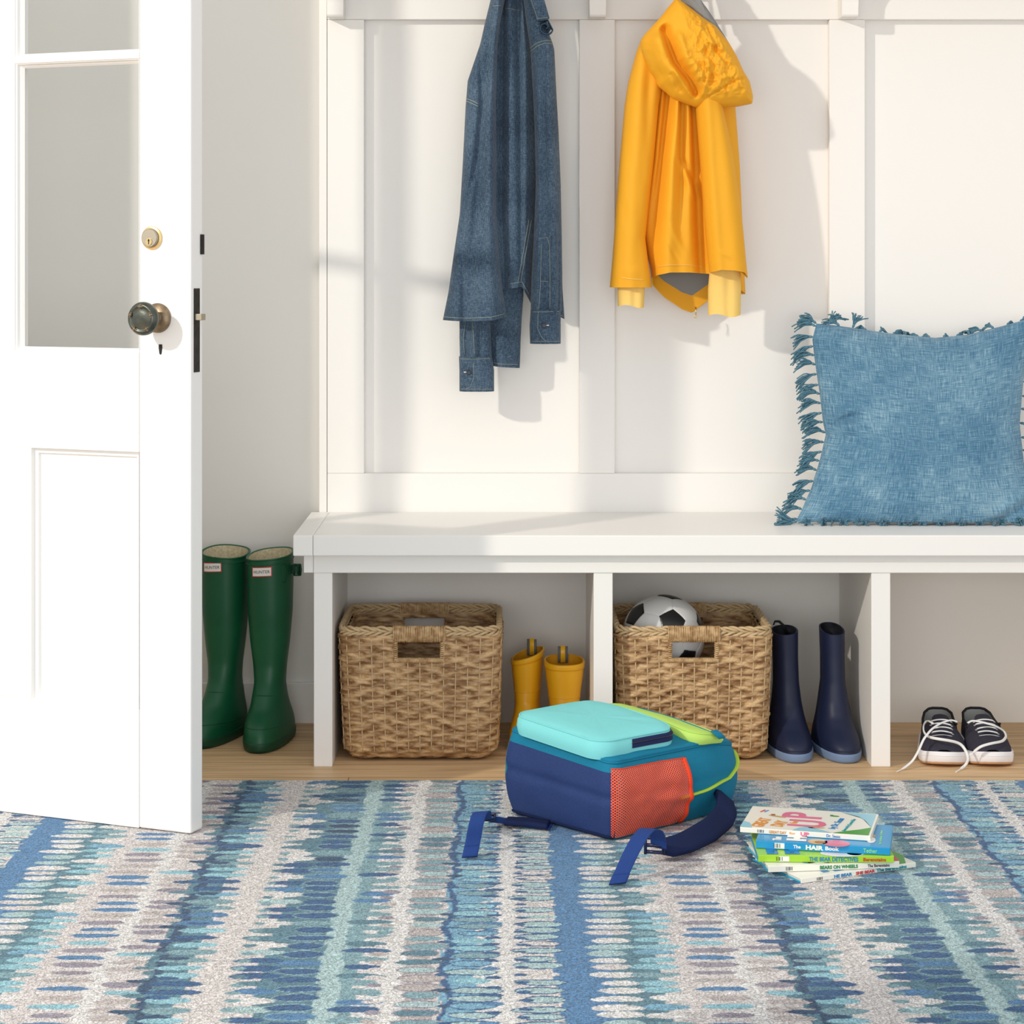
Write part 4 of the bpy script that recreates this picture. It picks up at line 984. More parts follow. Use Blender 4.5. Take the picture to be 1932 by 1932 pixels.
mb.ribbon([P(a, b_, 4.425) for a, b_ in [(1008, 34), (1014, 38), (1022, 40), (1033, 38)]+sp], (0, 1, 0), .030, .0022); mb.grid(flatpiece([(1004, 20), (1030, 38), (1040, 55), (1030, 70), (1024, 80), (1014, 66), (1002, 45)], 4.452, .010), cu=True, cap0=True, cap1=True)
mb.build('rolled_front_band', m_denimd, shirt)

# yellow jacket
m_jk = mat('yellow_nylon', C(238, 170, 42), .6, .2, bump=.2, bscale=60)
m_jk2 = mat('yellow_inner_cuff', C(246, 206, 118), .8, .1, bump=.3, bscale=300)
m_jl = mat('grey_mesh_lining', C(140, 140, 138), .8, .2, bump=.3, bscale=200)
jk = empty('rain_jacket', ((1300-CX)/FP*4.45, 4.46, 1.1), 'yellow hooded rain jacket hanging on the hook above the cushion end', 'jacket')
jbot_f = lambda px: np.interp(px, [1228, 1240, 1262, 1300, 1340, 1380, 1412], [528, 519, 514, 514, 517, 535, 556])
jbot_b = lambda px: np.interp(px, [1228, 1236, 1258, 1284, 1292, 1312, 1320, 1362, 1412], [528, 540, 562, 579, 585, 592, 586, 554, 556])
jfolds = [([120, 200, 300, 400, 520], [1282, 1276, 1266, 1260, 1256], [7, 9, 13, 18, 24], [.010, .024, .036, .040, .030]), ([120, 200, 300, 420, 470], [1266, 1258, 1248, 1236, 1232], [5, 6, 8, 9, 8], [-.012, -.016, -.018, -.012, 0]), ([150, 200, 300, 380], [1252, 1248, 1240, 1230], [4, 5, 5, 5], [.006, .010, .010, 0]),
          ([180, 300, 400, 512], [1302, 1300, 1298, 1296], [10, 12, 16, 18], [.006, .014, .016, .010]), ([150, 300, 420, 520], [1307, 1313, 1318, 1326], [6, 8, 11, 12], -.030), ([150, 250, 350, 450], [1288, 1286, 1284, 1280], 3.5, [-.006, -.008, -.007, 0]),
          ([296, 325, 375], [1284, 1300, 1322], 5, [-.004, -.014, -.006]), ([296, 330, 380], [1276, 1290, 1310], 5, [.004, .008, .002]), ([420, 450, 490], [1262, 1275, 1296], 7, [0, .005, 0]), ([460, 476, 500], [1258, 1268, 1282], 5, [0, -.004, 0])]
jb = Piece([(130, 1232, 1378), (150, 1234, 1386), (200, 1234, 1391), (300, 1224, 1399), (400, 1216, 1404), (440, 1215, 1406), (480, 1222, 1408), (512, 1230, 1409), (530, 1232, 1410)], 4.490, .050, .044, folds=jfolds,
           bot=lambda px, sn: np.where(sn > 0, jbot_f(px), jbot_b(px)), nu=200, ny=130, noise=.0018)
mb = MB(); v = np.linspace(0, 1, jb.ny); A = jb.ring(v); mb.grid(A, cu=True, cap0=True); mb.build('body', m_jk, jk)
v = np.linspace(.7, 1, 60); B = jb.ring(v, off=.003); kf = int(60*(1-.075/.3))
mb = MB(); bkm = np.zeros((kf+1, jb.nu), bool); bkm[:, jb.nu//4+6:3*jb.nu//4-6] = True; mb.grid(B[:kf+1], cu=True, mask=bkm); mb.build('lining', m_jl, jk)
mb = MB(); mb.grid(np.concatenate([[A[-1]], B[kf:][::-1]]), cu=True); mb.build('hem_facing', m_jk, jk)
sl_l = Piece([(70, 1212, 1262), (95, 1202, 1260), (120, 1195, 1256), (160, 1185, 1250), (200, 1179, 1243), (300, 1170, 1234), (400, 1162, 1223), (450, 1159, 1218), (500, 1155, 1224), (542, 1151, 1230)], 4.462, .046, .034,
    folds=[([100, 170, 300], [1225, 1222, 1216], [10, 8, 9], [-.004, -.006, 0]), ([95, 110, 122], [1200, 1214, 1228], 5, [0, -.005, 0]), ([150, 300, 500], [1205, 1196, 1186], 14, .006), ([500, 512, 540], [1190, 1190, 1190], 22, [0, .003, 0])], nu=90, ny=110, noise=.0016)
sl_r = Piece([(150, 1312, 1350), (200, 1311, 1360), (250, 1315, 1371), (300, 1319, 1381), (400, 1326, 1396), (480, 1333, 1404), (516, 1337, 1408)], 4.432, .046, .030,
    folds=[([150, 300, 510], [1326, 1334, 1350], 10, .007), ([200, 300, 510], [1350, 1362, 1384], 14, .003), ([470, 480, 490], [1350, 1362, 1372], 8, [0, .003, 0])], bot=lambda px, sn: np.interp(px, [1337, 1355, 1380, 1400, 1408], [514, 509, 510, 514, 524]), nu=90, ny=100, noise=.0008)
for pc, rows, yc in ((sl_l, [(500, 1168, 1216), (542, 1165, 1217), (578, 1166, 1215)], 4.458), (sl_r, [(500, 1340, 1396), (545, 1336, 1398), (595, 1336, 1397)], 4.452)):
    mb = MB(); pc.mesh(mb, depth=.1); so = mb.build('sleeve', m_jk, jk)
    c = Piece(rows, yc, .030, .020, folds=[([0, 1000], [(rows[0][1]+rows[0][2])/2+4]*2, 7, -.005)], nu=60, ny=30, noise=.002, bot=(lambda r_: lambda px, sn: r_[-1][0]-3*np.sin((px-r_[-1][1])/9))(rows))
    mb = MB(); c.mesh(mb, depth=.6); mb.build('inner_cuff', m_jk2, so)
mb = MB(); sl_l.strip(mb, [(1172, 524), (1190, 526), (1212, 528)], r=.0008); jb.strip(mb, [(1240, 503), (1262, 500), (1300, 500), (1325, 503)], r=.0006); build_each(mb, 'stitching', m_jk2, jk)
mb = MB(); z = P(1312, 590, 4.52); mb.tube([z+np.array((0, -.004, .012)), z+np.array((.001, -.006, .003)), z+np.array((0, -.006, -.004))], .0016, 6)
t = np.linspace(0, 2*np.pi, 17)[:-1]; mb.tube(np.stack([z[0]+.0028*np.cos(t), z[1]-.006+0*t, z[2]-.008+.0032*np.sin(t)], 1), .0008, 6, closed=True); mb.build('zip_pull', m_brass, jk)

def star(poly, Yc, df, db, p=2.2, n=150, m=46, disp=None, Yr=4.42, ctr=None, pw=.5):
    q = np.array(poly, float); c = q.mean(0) if ctr is None else np.array(ctr, float)
    d = np.concatenate([[0], np.cumsum(np.hypot(*(np.roll(q, -1, 0)-q).T))]); t = np.arange(n)/n*d[-1]
    qq = np.vstack([q, q[:1]]); o = np.stack([np.interp(t, d, qq[:, 0]), np.interp(t, d, qq[:, 1])], 1)
    for _ in range(2): o = (np.roll(o, 1, 0)+2*o+np.roll(o, -1, 0))/4
    rr = np.sin(np.linspace(0.02, 1, m)*np.pi/2); A = []
    for r_ in rr:
        s_ = c+(o-c)*r_; h = (1-r_**p)**pw; f = disp(s_[:, 0], s_[:, 1]) if disp else 0
        A.append(np.stack([(s_[:, 0]-CX)*Yr/FP, Yc-df*h-f*min(1, (1-r_)*6), H-(s_[:, 1]-CY)*Yr/FP], -1))
    for r_ in rr[::-1][1:]:
        s_ = c+(o-c)*r_; h = (1-r_**p)**pw
        A.append(np.stack([(s_[:, 0]-CX)*Yr/FP, Yc+db*h+0*s_[:, 0], H-(s_[:, 1]-CY)*Yr/FP], -1))
    return np.array(A)
def ridge(px, py, pts, w_, a):
    q = np.array(pts, float); best = np.full(np.shape(px), 1e9)
    for i in range(len(q)-1):
        d = q[i+1]-q[i]; L = d.dot(d); t = np.clip(((px-q[i, 0])*d[0]+(py-q[i, 1])*d[1])/L, 0, 1)
        best = np.minimum(best, (px-q[i, 0]-t*d[0])**2+(py-q[i, 1]-t*d[1])**2)
    return a*np.exp(-best/w_**2)
def hood_disp(px, py):
    f = ridge(px, py, [(1252, 58), (1260, 90), (1272, 120), (1300, 155), (1310, 176)], 8, -.030)
    f = f+ridge(px, py, [(1238, 80), (1246, 118), (1270, 150)], 13, .014)+ridge(px, py, [(1278, 75), (1290, 112), (1312, 150)], 9, .012)
    f = f+ridge(px, py, [(1268, 140), (1286, 166), (1300, 184)], 4, .008)+ridge(px, py, [(1262, 146), (1280, 174)], 4, -.006)+ridge(px, py, [(1332, 186), (1372, 162), (1402, 148)], 2.2, -.005)
    f = f+ridge(px, py, [(1326, 102), (1340, 130), (1334, 160)], 6, -.010)+ridge(px, py, [(1318, 60), (1335, 85), (1352, 100)], 5, .007)+ridge(px, py, [(1345, 95), (1365, 125)], 4, -.007)+ridge(px, py, [(1320, 182), (1330, 150), (1332, 120)], 4, .006)
    w_ = np.clip((px-1275)/50, .12, 1)
    rid = (1-2*np.abs(vn(px*.055+py*.02, py*.04-px*.015, 2.5)))*.007+(1-2*np.abs(vn(px*.11-py*.03, py*.075+px*.02, 8.5)))*.0045+(1-2*np.abs(vn(px*.21, py*.17, 4.4)))*.0022
    return f+rid*w_*np.clip((196-py)/30, .1, 1)
hp = [(1274, -2), (1262, 12), (1246, 33), (1230, 50), (1213, 69), (1208, 80), (1209, 94), (1216, 114), (1226, 136), (1236, 150), (1241, 163), (1256, 175), (1268, 186), (1290, 195), (1312, 203), (1345, 203), (1390, 202), (1419, 196), (1420, 182), (1414, 155), (1402, 135), (1390, 108), (1375, 82), (1350, 50), (1328, 36), (1300, 14), (1284, 2)]
mb = MB(); mb.grid(star(hp, 4.415, .062, .05, disp=hood_disp, ctr=(1312, 110), n=320, m=90), cu=True, cap0=True, cap1=True); mb.build('hood', m_jk, jk)
mb = MB(); mb.grid(star([(1262, -60), (1296, -60), (1316, -6), (1338, 24), (1362, 62), (1384, 98), (1390, 125), (1360, 110), (1330, 60), (1290, 20)], 4.44, .020, .05, disp=lambda x, y: .004*vn(x*.12, y*.08), n=80, m=20, Yr=4.45), cu=True, cap0=True, cap1=True); mb.build('hood_lining', m_jl, jk)
# hanging loop reaching the hook
mb = MB(); xh = bx(1292); mb.ribbon([(xh-.012, 4.49, 1.50), (xh-.008, 4.503, zt+.064), (xh, 4.508, zt+.070), (xh+.008, 4.503, zt+.064), (xh+.012, 4.49, 1.50)], (0, 1, 0), .008, .0015); mb.build('hanging_loop', m_jl, jk)
mb = MB(); xh = bx(965); mb.ribbon([(xh-.010, 4.48, 1.53), (xh-.008, 4.503, zt+.064), (xh, 4.508, zt+.070), (xh+.008, 4.503, zt+.064), (xh+.010, 4.48, 1.53)], (0, 1, 0), .008, .0015); mb.build('hanging_loop', m_denimd, shirt)

# ---------------------------------------------------------------- cushion
m_cush = slub_mat('slub_linen', C(64, 104, 132), C(90, 132, 158), C(150, 180, 192), (330, 15, 1), (13, 330, 1), amp=1.05, coord='UV', bump=.3)
m_tas = mat('tassel_yarn', C(98, 140, 158), .9, .1, var=.3, vscale=200)
def make_cushion():
    o = empty('fringed_cushion', ((1730-CX)/FP*4.36, 4.42, ZS1), 'square blue slub linen cushion with a tasselled edge leaning on the wall', 'cushion')
    # side curves in pixels: corners then sag
    Lx = lambda t: np.interp(t, [0, .08, .2, .35, .5, .56, .68, .82, .94, 1], [1543, 1535, 1540, 1548, 1554, 1559, 1548, 1532, 1512, 1500])
    Rx = lambda t: np.interp(t, [0, .15, .3, .5, .7, .85, 1], [1952, 1944, 1934, 1926, 1934, 1952, 1976])
    Ty = lambda s: np.interp(s, [0, .08, .2, .35, .55, .7, .85, 1], [611, 614, 621, 630, 638, 632, 617, 600])
    By = lambda s: np.interp(s, [0, .1, .3, .5, .7, .9, 1], [986, 988, 990, 992, 994, 997, 1000])
    n = 150; s_ = np.linspace(0, 1, n); t_ = np.linspace(0, 1, n); Sg, Tg = np.meshgrid(s_, t_)
    px = Lx(Tg)*(1-Sg)+Rx(Tg)*Sg; py = Ty(Sg)*(1-Tg)+By(Sg)*Tg
    for k_ in range(3):
        pass
    a, b_ = 2*Sg-1, 2*Tg-1
    e = (np.clip(1-np.abs(a)**2.4, 0, 1)**.55)*(np.clip(1-np.abs(b_)**2.4, 0, 1)**.55)
    edge = 1-np.maximum(np.abs(a), np.abs(b_))
    wr = ridge(px, py, [(1558, 806), (1585, 790), (1610, 782)], 8, -.010)+ridge(px, py, [(1562, 795), (1590, 778)], 8, .006)+ridge(px, py, [(1560, 820), (1600, 805)], 10, .007)
    wr = wr+ridge(px, py, [(1932, 950), (1890, 975), (1850, 990)], 8, -.008)+ridge(px, py, [(1932, 925), (1880, 960)], 9, .005)+ridge(px, py, [(1545, 640), (1580, 660)], 10, -.004)+ridge(px, py, [(1560, 625), (1640, 665)], 14, .003)
    wr = wr+.0022*vn(px*.02, py*.02, 1.5)
    Ym = 4.345+.135*(1-Tg)                              # leaning
    def side(sg, T_):
        Y = Ym-sg*T_*e-(wr*np.clip(edge*9, 0, 1) if sg > 0 else 0)
        return np.stack([(px-CX)*(4.345+.115*(1-Tg))/FP, Y, H-(py-CY)*(4.345+.115*(1-Tg))/FP], -1)
    Fr, Bk = side(1, .074), side(-1, .045)
    mz = ZS1+.006
    for A in (Fr, Bk): A[..., 2] = np.maximum(A[..., 2], mz)
    Bk[..., 1] = np.minimum(Bk[..., 1], YB-.004)
    uv = np.stack([Sg, Tg], -1)
    mb = MB(); mb.grid(Fr, uv=uv); mb.grid(Bk[:, ::-1], uv=uv)
    mb.build('cover', m_cush, o)
    # tassels
    def tassel(base, d, hang=1.0, ln=.034, sd=0, fan=1.0):
        r = np.random.RandomState(sd); mb = MB(); d = np.array(d, float); d /= np.linalg.norm(d)
        side_ = np.cross(d, [0, 1, 0]); side_ /= np.linalg.norm(side_)+1e-9
        kn_ = base+d*.004
        mb.lathe([(.0006, -.004), (.0022, -.002), (.0030, .001), (.0022, .004), (.001, .005)], kn_, d, 9)
        for i in range(20):
            sp = r.uniform(-1, 1)*.42*fan; oy = r.uniform(-.35, .35); L = ln*r.uniform(.75, 1.1); pts = []
            for t in np.linspace(0, 1, 6):
                p = kn_+d*.003+(d+side_*sp+np.array([0, oy, 0]))*L*t+np.array([0, 0, -hang*L*.55*t*t])+side_*.0012*math.sin(t*7+i)
                pts.append(p)
            pts = np.array(pts); pts[:, 2] = np.maximum(pts[:, 2], ZS1+.0018); pts[:, 1] = np.minimum(pts[:, 1], YB-.003)
            mb.tube(pts, .00125, 4)
        mb.build('tassel', m_tas, o)
    sd = 0
    for t in np.linspace(.02, .985, 21):
        j = int(t*(n-1)); sd += 1; tassel(Fr[j, 0], (-1, .1*math.sin(sd*2.1), .35*math.sin(sd*1.7)+.15), .9, .036, sd)
    for t in np.linspace(.05, .95, 15):
        j = int(t*(n-1)); sd += 1; tassel(Fr[j, -1], (.8, .2, -.1), .8, .026, sd)
    for s2 in np.linspace(.0, .17, 4):
        i = int(s2*(n-1)); sd += 1; tassel(Fr[0, i], (.9*math.sin(sd*3)-.2, .1, .75), .75, .036, sd, 1.5)
    for s2 in np.linspace(.24, .95, 13):
        i = int(s2*(n-1)); sd += 1; tassel(Fr[0, i]+np.array([0, .006, -.001]), (.9*math.sin(sd*5.0), .6, .40), 1.2, .017 if .45 < s2 < .7 else .027, sd, 1.2)
    for s2 in np.linspace(-.02, .97, 36):
        i = int(max(0, s2)*(n-1)); sd += 1; b0 = Fr[-1, i].copy(); b0[1] -= .003; b0[2] = ZS1+.006
        tassel(b0, ((-1 if s2 < .03 else .8*math.sin(sd*2.3)), -.75 if s2 > .03 else -.1, .03), .2, .015 if s2 > .03 else .034, sd, 2.2)
make_cushion()

# ---------------------------------------------------------------- backpack
RT = 0.0088       # rug top
m_bpn = mat('navy_polyester', C(46, 66, 116), .72, .2, bump=.4, bscale=900, var=.2, vscale=500)
m_bpt = mat('teal_polyester', C(22, 124, 156), .7, .2, bump=.4, bscale=900, var=.12, vscale=500)
m_bpa = mat('aqua_polyester', C(132, 216, 216), .7, .2, bump=.35, bscale=900)
m_bpl = mat('lime_polyester', C(190, 226, 110), .7, .2, bump=.3, bscale=900)
m_zipn = mat('navy_zip_tape', C(34, 42, 84), .7, .2); m_bpo = mat('coral_binding', C(238, 74, 40), .7, .2)
m_web = mat('navy_webbing', C(32, 62, 126), .7, .25, bump=.8, bscale=500, stretch=(1, 1, 1)); m_pad = mat('dark_navy_padding', C(28, 38, 72), .85, .1, bump=.3, bscale=600); m_plas = mat('navy_plastic', C(22, 32, 70), .35, .5)
m_mesh = bpy.data.materials.new('coral_mesh'); m_mesh.use_nodes = True; N = NT(m_mesh); b = N.n['Principled BSDF']
b.inputs['Base Color'].default_value = C(248, 96, 56); b.inputs['Roughness'].default_value = .7
tc = N.new('ShaderNodeTexCoord'); mp = N.new('ShaderNodeMapping'); mp.inputs['Scale'].default_value = (300, 300, 1); mp.inputs['Rotation'].default_value = (0, 0, .78); N.link(tc.outputs['UV'], mp.inputs[0])
sx_ = N.new('ShaderNodeSeparateXYZ'); N.link(mp.outputs[0], sx_.inputs[0]); ab = []
for k_ in (0, 1):
    f_ = N.new('ShaderNodeMath', operation='FRACT'); N.link(sx_.outputs[k_], f_.inputs[0]); g_ = N.new('ShaderNodeMath', operation='GREATER_THAN'); g_.inputs[1].default_value = .42; N.link(f_.outputs[0], g_.inputs[0]); ab.append(g_)
mu = N.new('ShaderNodeMath', operation='MULTIPLY'); N.link(ab[0].outputs[0], mu.inputs[0]); N.link(ab[1].outputs[0], mu.inputs[1])
mi = N.new('ShaderNodeMath', operation='SUBTRACT'); mi.inputs[0].default_value = 1; N.link(mu.outputs[0], mi.inputs[1]); N.link(mi.outputs[0], b.inputs['Alpha'])

BO = np.array([0.0, 3.815, RT]); BA = np.array([.677, -.736, 0]); BL = np.array([.736, .677, 0])
def BW(a, l, c): return BO+np.asarray(a)[..., None]*BA+np.asarray(l)[..., None]*BL+np.asarray(c)[..., None]*np.array([0, 0, 1.0])
bp_ = empty('backpack', tuple(BW(.13, .17, 0)), 'colour-blocked blue backpack lying on its back on the rug', 'backpack')
WB, LB = .262, .365
def plan(n_side=40):
    """outline of the bag seen from above; corner radii small at the bottom end, large at the top end. returns points and a tag"""
    r0, r1 = .022, .095; pts = []; tg = []
    def arc(c, r, a0, a1, n):
        return [(c[0]+r*math.cos(t), c[1]+r*math.sin(t)) for t in np.linspace(a0, a1, n)]
    seq = [(x, 0.0) for x in np.linspace(r0, WB-r0, n_side)]
    pts += seq; tg += [0]*len(seq)
    q = arc((WB-r0, r0), r0, -math.pi/2, 0, 9)[1:]; pts += q; tg += [0]*4+[1]*4
    q = [(WB, y) for y in np.linspace(r0, LB-r1, n_side)][1:]; pts += q; tg += [1]*len(q)
    q = arc((WB-r1, LB-r1), r1, 0, math.pi/2, 16)[1:]; pts += q; tg += [1]*len(q)
    q = [(x, LB) for x in np.linspace(WB-r1, r1, 10)][1:]; pts += q; tg += [1]*len(q)
    q = arc((r1, LB-r1), r1, math.pi/2, math.pi, 16)[1:]; pts += q; tg += [1]*len(q)
    q = [(0, y) for y in np.linspace(LB-r1, r0, n_side)][1:]; pts += q; tg += [1]*len(q)
    q = arc((r0, r0), r0, math.pi, 1.5*math.pi, 9)[1:-1]; pts += q; tg += [1]*4+[0]*3
    return np.array(pts), np.array(tg)
PL, TG = plan()
def htop(a, l):        # height of the front face of the bag
    h = .130+.018*(1-a/WB)-.004*np.clip(l/LB, 0, 1)-.030*np.clip((l-.22)/.145, 0, 1)**2
    return h+.008*np.sin(np.clip(a/WB, 0, 1)*np.pi)*np.sin(np.clip(l/LB, 0, 1)*np.pi)
def bp_ring(q, off=0.0):
    """q in 0..1 up the side"""
    c = np.array([WB/2, LB/2]); d = PL-c
    a, l = PL[:, 0], PL[:, 1]; ht_ = htop(a, l)
    bulge = .015*np.sin(q*np.pi)**.8-.006*(1-q)-.004*q
    crease = -.004*np.exp(-((q-.55)/.06)**2)*np.where(TG == 0, 1, .3)
    nrm = PL-np.array([WB/2, np.clip(0, 0, 0)+LB/2]); nrm = np.stack([(np.roll(PL, -1, 0)-np.roll(PL, 1, 0))[:, 1], -(np.roll(PL, -1, 0)-np.roll(PL, 1, 0))[:, 0]], 1); nrm /= np.linalg.norm(nrm, axis=1)[:, None]
    nz_ = .006*vn(a*18, l*18, q*2.5)*np.sin(q*np.pi)
    p = PL+nrm*(bulge+crease+nz_+off)[:, None]
    lift = np.where(l > .2, (l-.2)/.165, 0)**2*.012*(1-q)
    return BW(p[:, 0], p[:, 1], .002+lift+(ht_-.002)*q)
qs = np.concatenate([[0], np.linspace(.02, 1, 34)])
R_ = np.array([bp_ring(q) for q in qs])
closed = np.concatenate([R_, R_[:, :1]], 1); tg2 = np.concatenate([TG, TG[:1]])
# underside + sides
msk_n = np.zeros((len(qs), closed.shape[1]), bool); msk_n[:] = (tg2 != 0)[None]; msk_n |= (qs > .87)[:, None]
mb = MB(); mb.grid(closed, mask=msk_n); mb.build('bottom_panel', m_bpn, bp_)
mb = MB(); mb.grid(closed, mask=~msk_n)
TT = [R_[-1]]; c_ = BW(WB/2, LB/2, 0)
for k_, (sc_, up) in enumerate(((.985, .0035), (.95, .006), (.85, .008), (.65, .009), (.4, .009), (.15, .009))):
    p = np.array([WB/2, LB*.48])+(PL-np.array([WB/2, LB*.48]))*sc_; TT.append(BW(p[:, 0], p[:, 1], htop(p[:, 0], p[:, 1])+up+.0015*vn(p[:, 0]*40, p[:, 1]*40)))
mb.grid(np.array(TT), cu=True, cap1=True); mb.build('main_body', m_bpt, bp_)
mb = MB(); mb.grid(np.array([R_[0], R_[0]*.7+R_[0].mean(0)*.3]), cu=True, cap1=True); mb.build('back_panel', m_pad, bp_)
mb = MB(); e = bp_ring(1.0, .0008); mb.tube(e, .0019, 7, closed=True); mb.build('piping', m_bpt, bp_)
mb = MB(); iz = [i for i in range(len(PL)) if TG[i] == 0]; i0 = iz[0]
e = bp_ring(.03, .0012); seg = np.vstack([e[-3:], e[:len([i for i in iz if i < 60])]]); mb.tube(seg, .0022, 7)
ic = 44; mb.tube(np.array([bp_ring(q, .0006)[ic] for q in np.linspace(.02, .86, 24)]), .0016, 6); mb.build('bottom_piping', m_pad, bp_)
# raised pockets on the front face
def pouch(a0, a1, l0, l1, hgt, r, m_side, m_top, nm, skew=0, pipe=None, zipside=None, tilt=0.0, n=14, tl=0.0):
    def out(ins):
        pts = []
        for cx_, cy_, t0 in ((a1-r, l0+r, -90), (a1-r, l1-r, 0), (a0+r, l1-r, 90), (a0+r, l0+r, 180)):
            for t in np.radians(np.linspace(t0, t0+90, n)): pts.append((cx_+(r-ins)*math.cos(t), cy_+(r-ins)*math.sin(t)))
        q = np.array(pts); q[:, 0] += skew*(q[:, 1]-l0); 
        # resample evenly
        d = np.concatenate([[0], np.cumsum(np.hypot(*(np.roll(q, -1, 0)-q).T))]); t = np.arange(160)/160*d[-1]; qq = np.vstack([q, q[:1]])
        return np.stack([np.interp(t, d, qq[:, 0]), np.interp(t, d, qq[:, 1])], 1)
    hh = lambda p: htop(p[:, 0], p[:, 1])
    ph = lambda p: hgt+tilt*(p[:, 0]-a0)+tl*(p[:, 1]-l0)
    p0 = out(0); Ws = []
    for q, ins in ((-.1, -.002), (0.05, -.003), (.35, -.005), (.7, -.0035), (.93, 0.0)):
        p = out(ins); Ws.append(BW(p[:, 0], p[:, 1], hh(p)+.004+ph(p)*q))
    mb = MB(); mb.grid(np.array(Ws), cu=True); so = mb.build(nm, m_side, bp_)
    T = [Ws[-1]]
    for ins, up in ((.002, .96), (.006, 1.02), (.016, 1.10), (.035, 1.16)):
        p = out(min(ins, r-.001)) if ins < r-.001 else None
        if p is None: break
        T.append(BW(p[:, 0], p[:, 1], hh(p)+.004+ph(p)*up+.0015*vn(p[:, 0]*30, p[:, 1]*30, 2)))
    last = T[-1]; cc = last.mean(0)+np.array([0, 0, .003])
    for k_ in (.7, .4, .15): T.append(cc+(last-cc)*k_+np.array([0, 0, 0]))
    mb = MB(); mb.grid(np.array(T[0:]), cu=True, cap1=True); mb.build('pocket_top', m_top, so)
    mb = MB(); mb.tube(Ws[-1]+np.array([0, 0, .0004]), .0015, 6, closed=True); mb.build('pocket_piping', m_top, so)
    return so, Ws, out
aq, Wq, _ = pouch(.020, .240, -.006, .178, .030, .034, m_bpa, m_bpa, 'front_pocket', skew=.04)
# zip band on the far/right side of the aqua pocket
Wm = np.array(Wq); ctr = Wm[2].mean(0)
idx = [i for i in range(160)]
seg = []
for i in range(160):
    loc = Wm[2, i]-BO; a = loc.dot(BA); l = loc.dot(BL)
    seg.append((i, a, l))
sel = [i for i, a, l in seg if (a > .228 and l > .060) or (a > .17 and l > .165)]
sel = sorted(sel); 
if sel[-1]-sel[0] > len(sel)+2: sel = [i for i in sel if i < 80]
mid = lambda i, lo, hi: Wm[1, i]*(1-lo)+Wm[4, i]*lo, 
def bandp(i, t, off):
    lv = np.array([Wm[k_, i] for k_ in range(1, 5)]); p = np.array([np.interp(t*3, range(4), lv[:, k_]) for k_ in range(3)])
    d = p-ctr; d[2] = 0; d /= np.linalg.norm(d); return p+d*off
G = np.array([[bandp(i, t, .0012) for i in sel] for t in np.linspace(.35, .88, 5)]); mb = MB(); mb.grid(G)
mb.build('zip_tape', m_zipn, aq)
m_teeth = mat('zip_teeth', C(20, 26, 50), .4, .5)
mb = MB(); mb.tube(np.array([bandp(i, .62, .0018) for i in sel]), .0012, 6); mb.build('zip_teeth', m_teeth, aq)
lm, Wl, _ = pouch(.035, .262, .205, .292, .020, .030, m_bpl, m_bpl, 'upper_pocket', tl=-.12)
mb = MB(); pz = BW(np.array([.262, .270, .276]), np.array([.255, .258, .262]), np.array([.150, .145, .138])); mb.ribbon(pz, BL, .016, .003); mb.build('zip_pull', m_bpt, lm)
mb = MB(); mb.tube(BW(np.linspace(.07, .255, 20), np.full(20, .262), htop(np.linspace(.07, .255, 20), np.full(20, .262))+.0175), .0014, 6); mb.build('zip_line', m_bpt, lm)
# side: point on the right flank
def flank(l, q, off=0.0):
    l = np.asarray(l, float); q = np.asarray(q, float)
    Rr = np.array([bp_ring(x, 0.0) for x in np.linspace(0, 1, 30)])     # 30 x n
    rl = PL[:, 1]; sel_ = [i for i in range(len(PL)) if i >= 40 and PL[i, 0] > WB/2]
    S_ = Rr[:, sel_]; d = np.concatenate([[0], np.cumsum(np.linalg.norm(np.diff(PL[sel_], axis=0), axis=1))])
    out = np.zeros(np.broadcast(l, q).shape+(3,)); l2, q2 = np.broadcast_arrays(l, q)
    nrm_ = np.array([BA*math.cos(t_)+BL*math.sin(t_) for t_ in np.linspace(0, 0, len(sel_))])
    tan = np.gradient(S_[15], axis=0); nn_ = np.stack([tan[:, 1], -tan[:, 0], 0*tan[:, 0]], 1); nn_ /= np.linalg.norm(nn_, axis=1)[:, None]
    for ix in np.ndindex(l2.shape):
        fi = np.interp(l2[ix], d, np.arange(len(d))); i_ = int(min(fi, len(d)-2)); f = fi-i_
        fq = q2[ix]*29; j_ = int(min(max(fq, 0), 28)); g = fq-j_
        p = (S_[j_, i_]*(1-f)+S_[j_, i_+1]*f)*(1-g)+(S_[j_+1, i_]*(1-f)+S_[j_+1, i_+1]*f)*g
        out[ix] = p+nn_[i_]*(off if np.ndim(off) == 0 else off[ix])
    return out
ll = np.linspace(.012, .178, 46); qq_ = np.linspace(0.02, .93, 30); Lg, Qg = np.meshgrid(ll, qq_)
u_ = (Lg-.012)/.166
off = .002+.013*np.sin(np.pi*Qg**.9)*np.clip(u_*3, 0, 1)**.7*(.35+.65*u_)+.0048*vn(Lg*40, Qg*7, 3)*u_+ .004*np.exp(-((Qg-.55+.15*u_)/.05)**2)*u_
Qg2 = Qg*(1-.02*u_)
FM = flank(Lg, Qg2, off); mb = MB(); mb.grid(FM, uv=np.stack([Lg, Qg*.13], -1)); pk = mb.build('mesh_pocket', m_mesh, bp_)
mb = MB(); e = FM[:, -1]+.0005*BA; mb.tube(e, .0045, 8, flat=.5); mb.build('pocket_binding', m_bpo, pk)
mb = MB(); mb.tube(FM[-1]+np.array([0, 0, .0005]), .0010, 5); mb.build('top_binding', m_bpo, pk)
ar = lambda l_, q_, o_: flank(np.array(l_), np.array(q_), np.array([o_]*len(l_)))
tz = np.linspace(0, 1, 26); lz_ = .170+.205*tz; qz = np.interp(tz, [0, .3, .6, .8, 1], [.36, .42, .50, .66, .86])
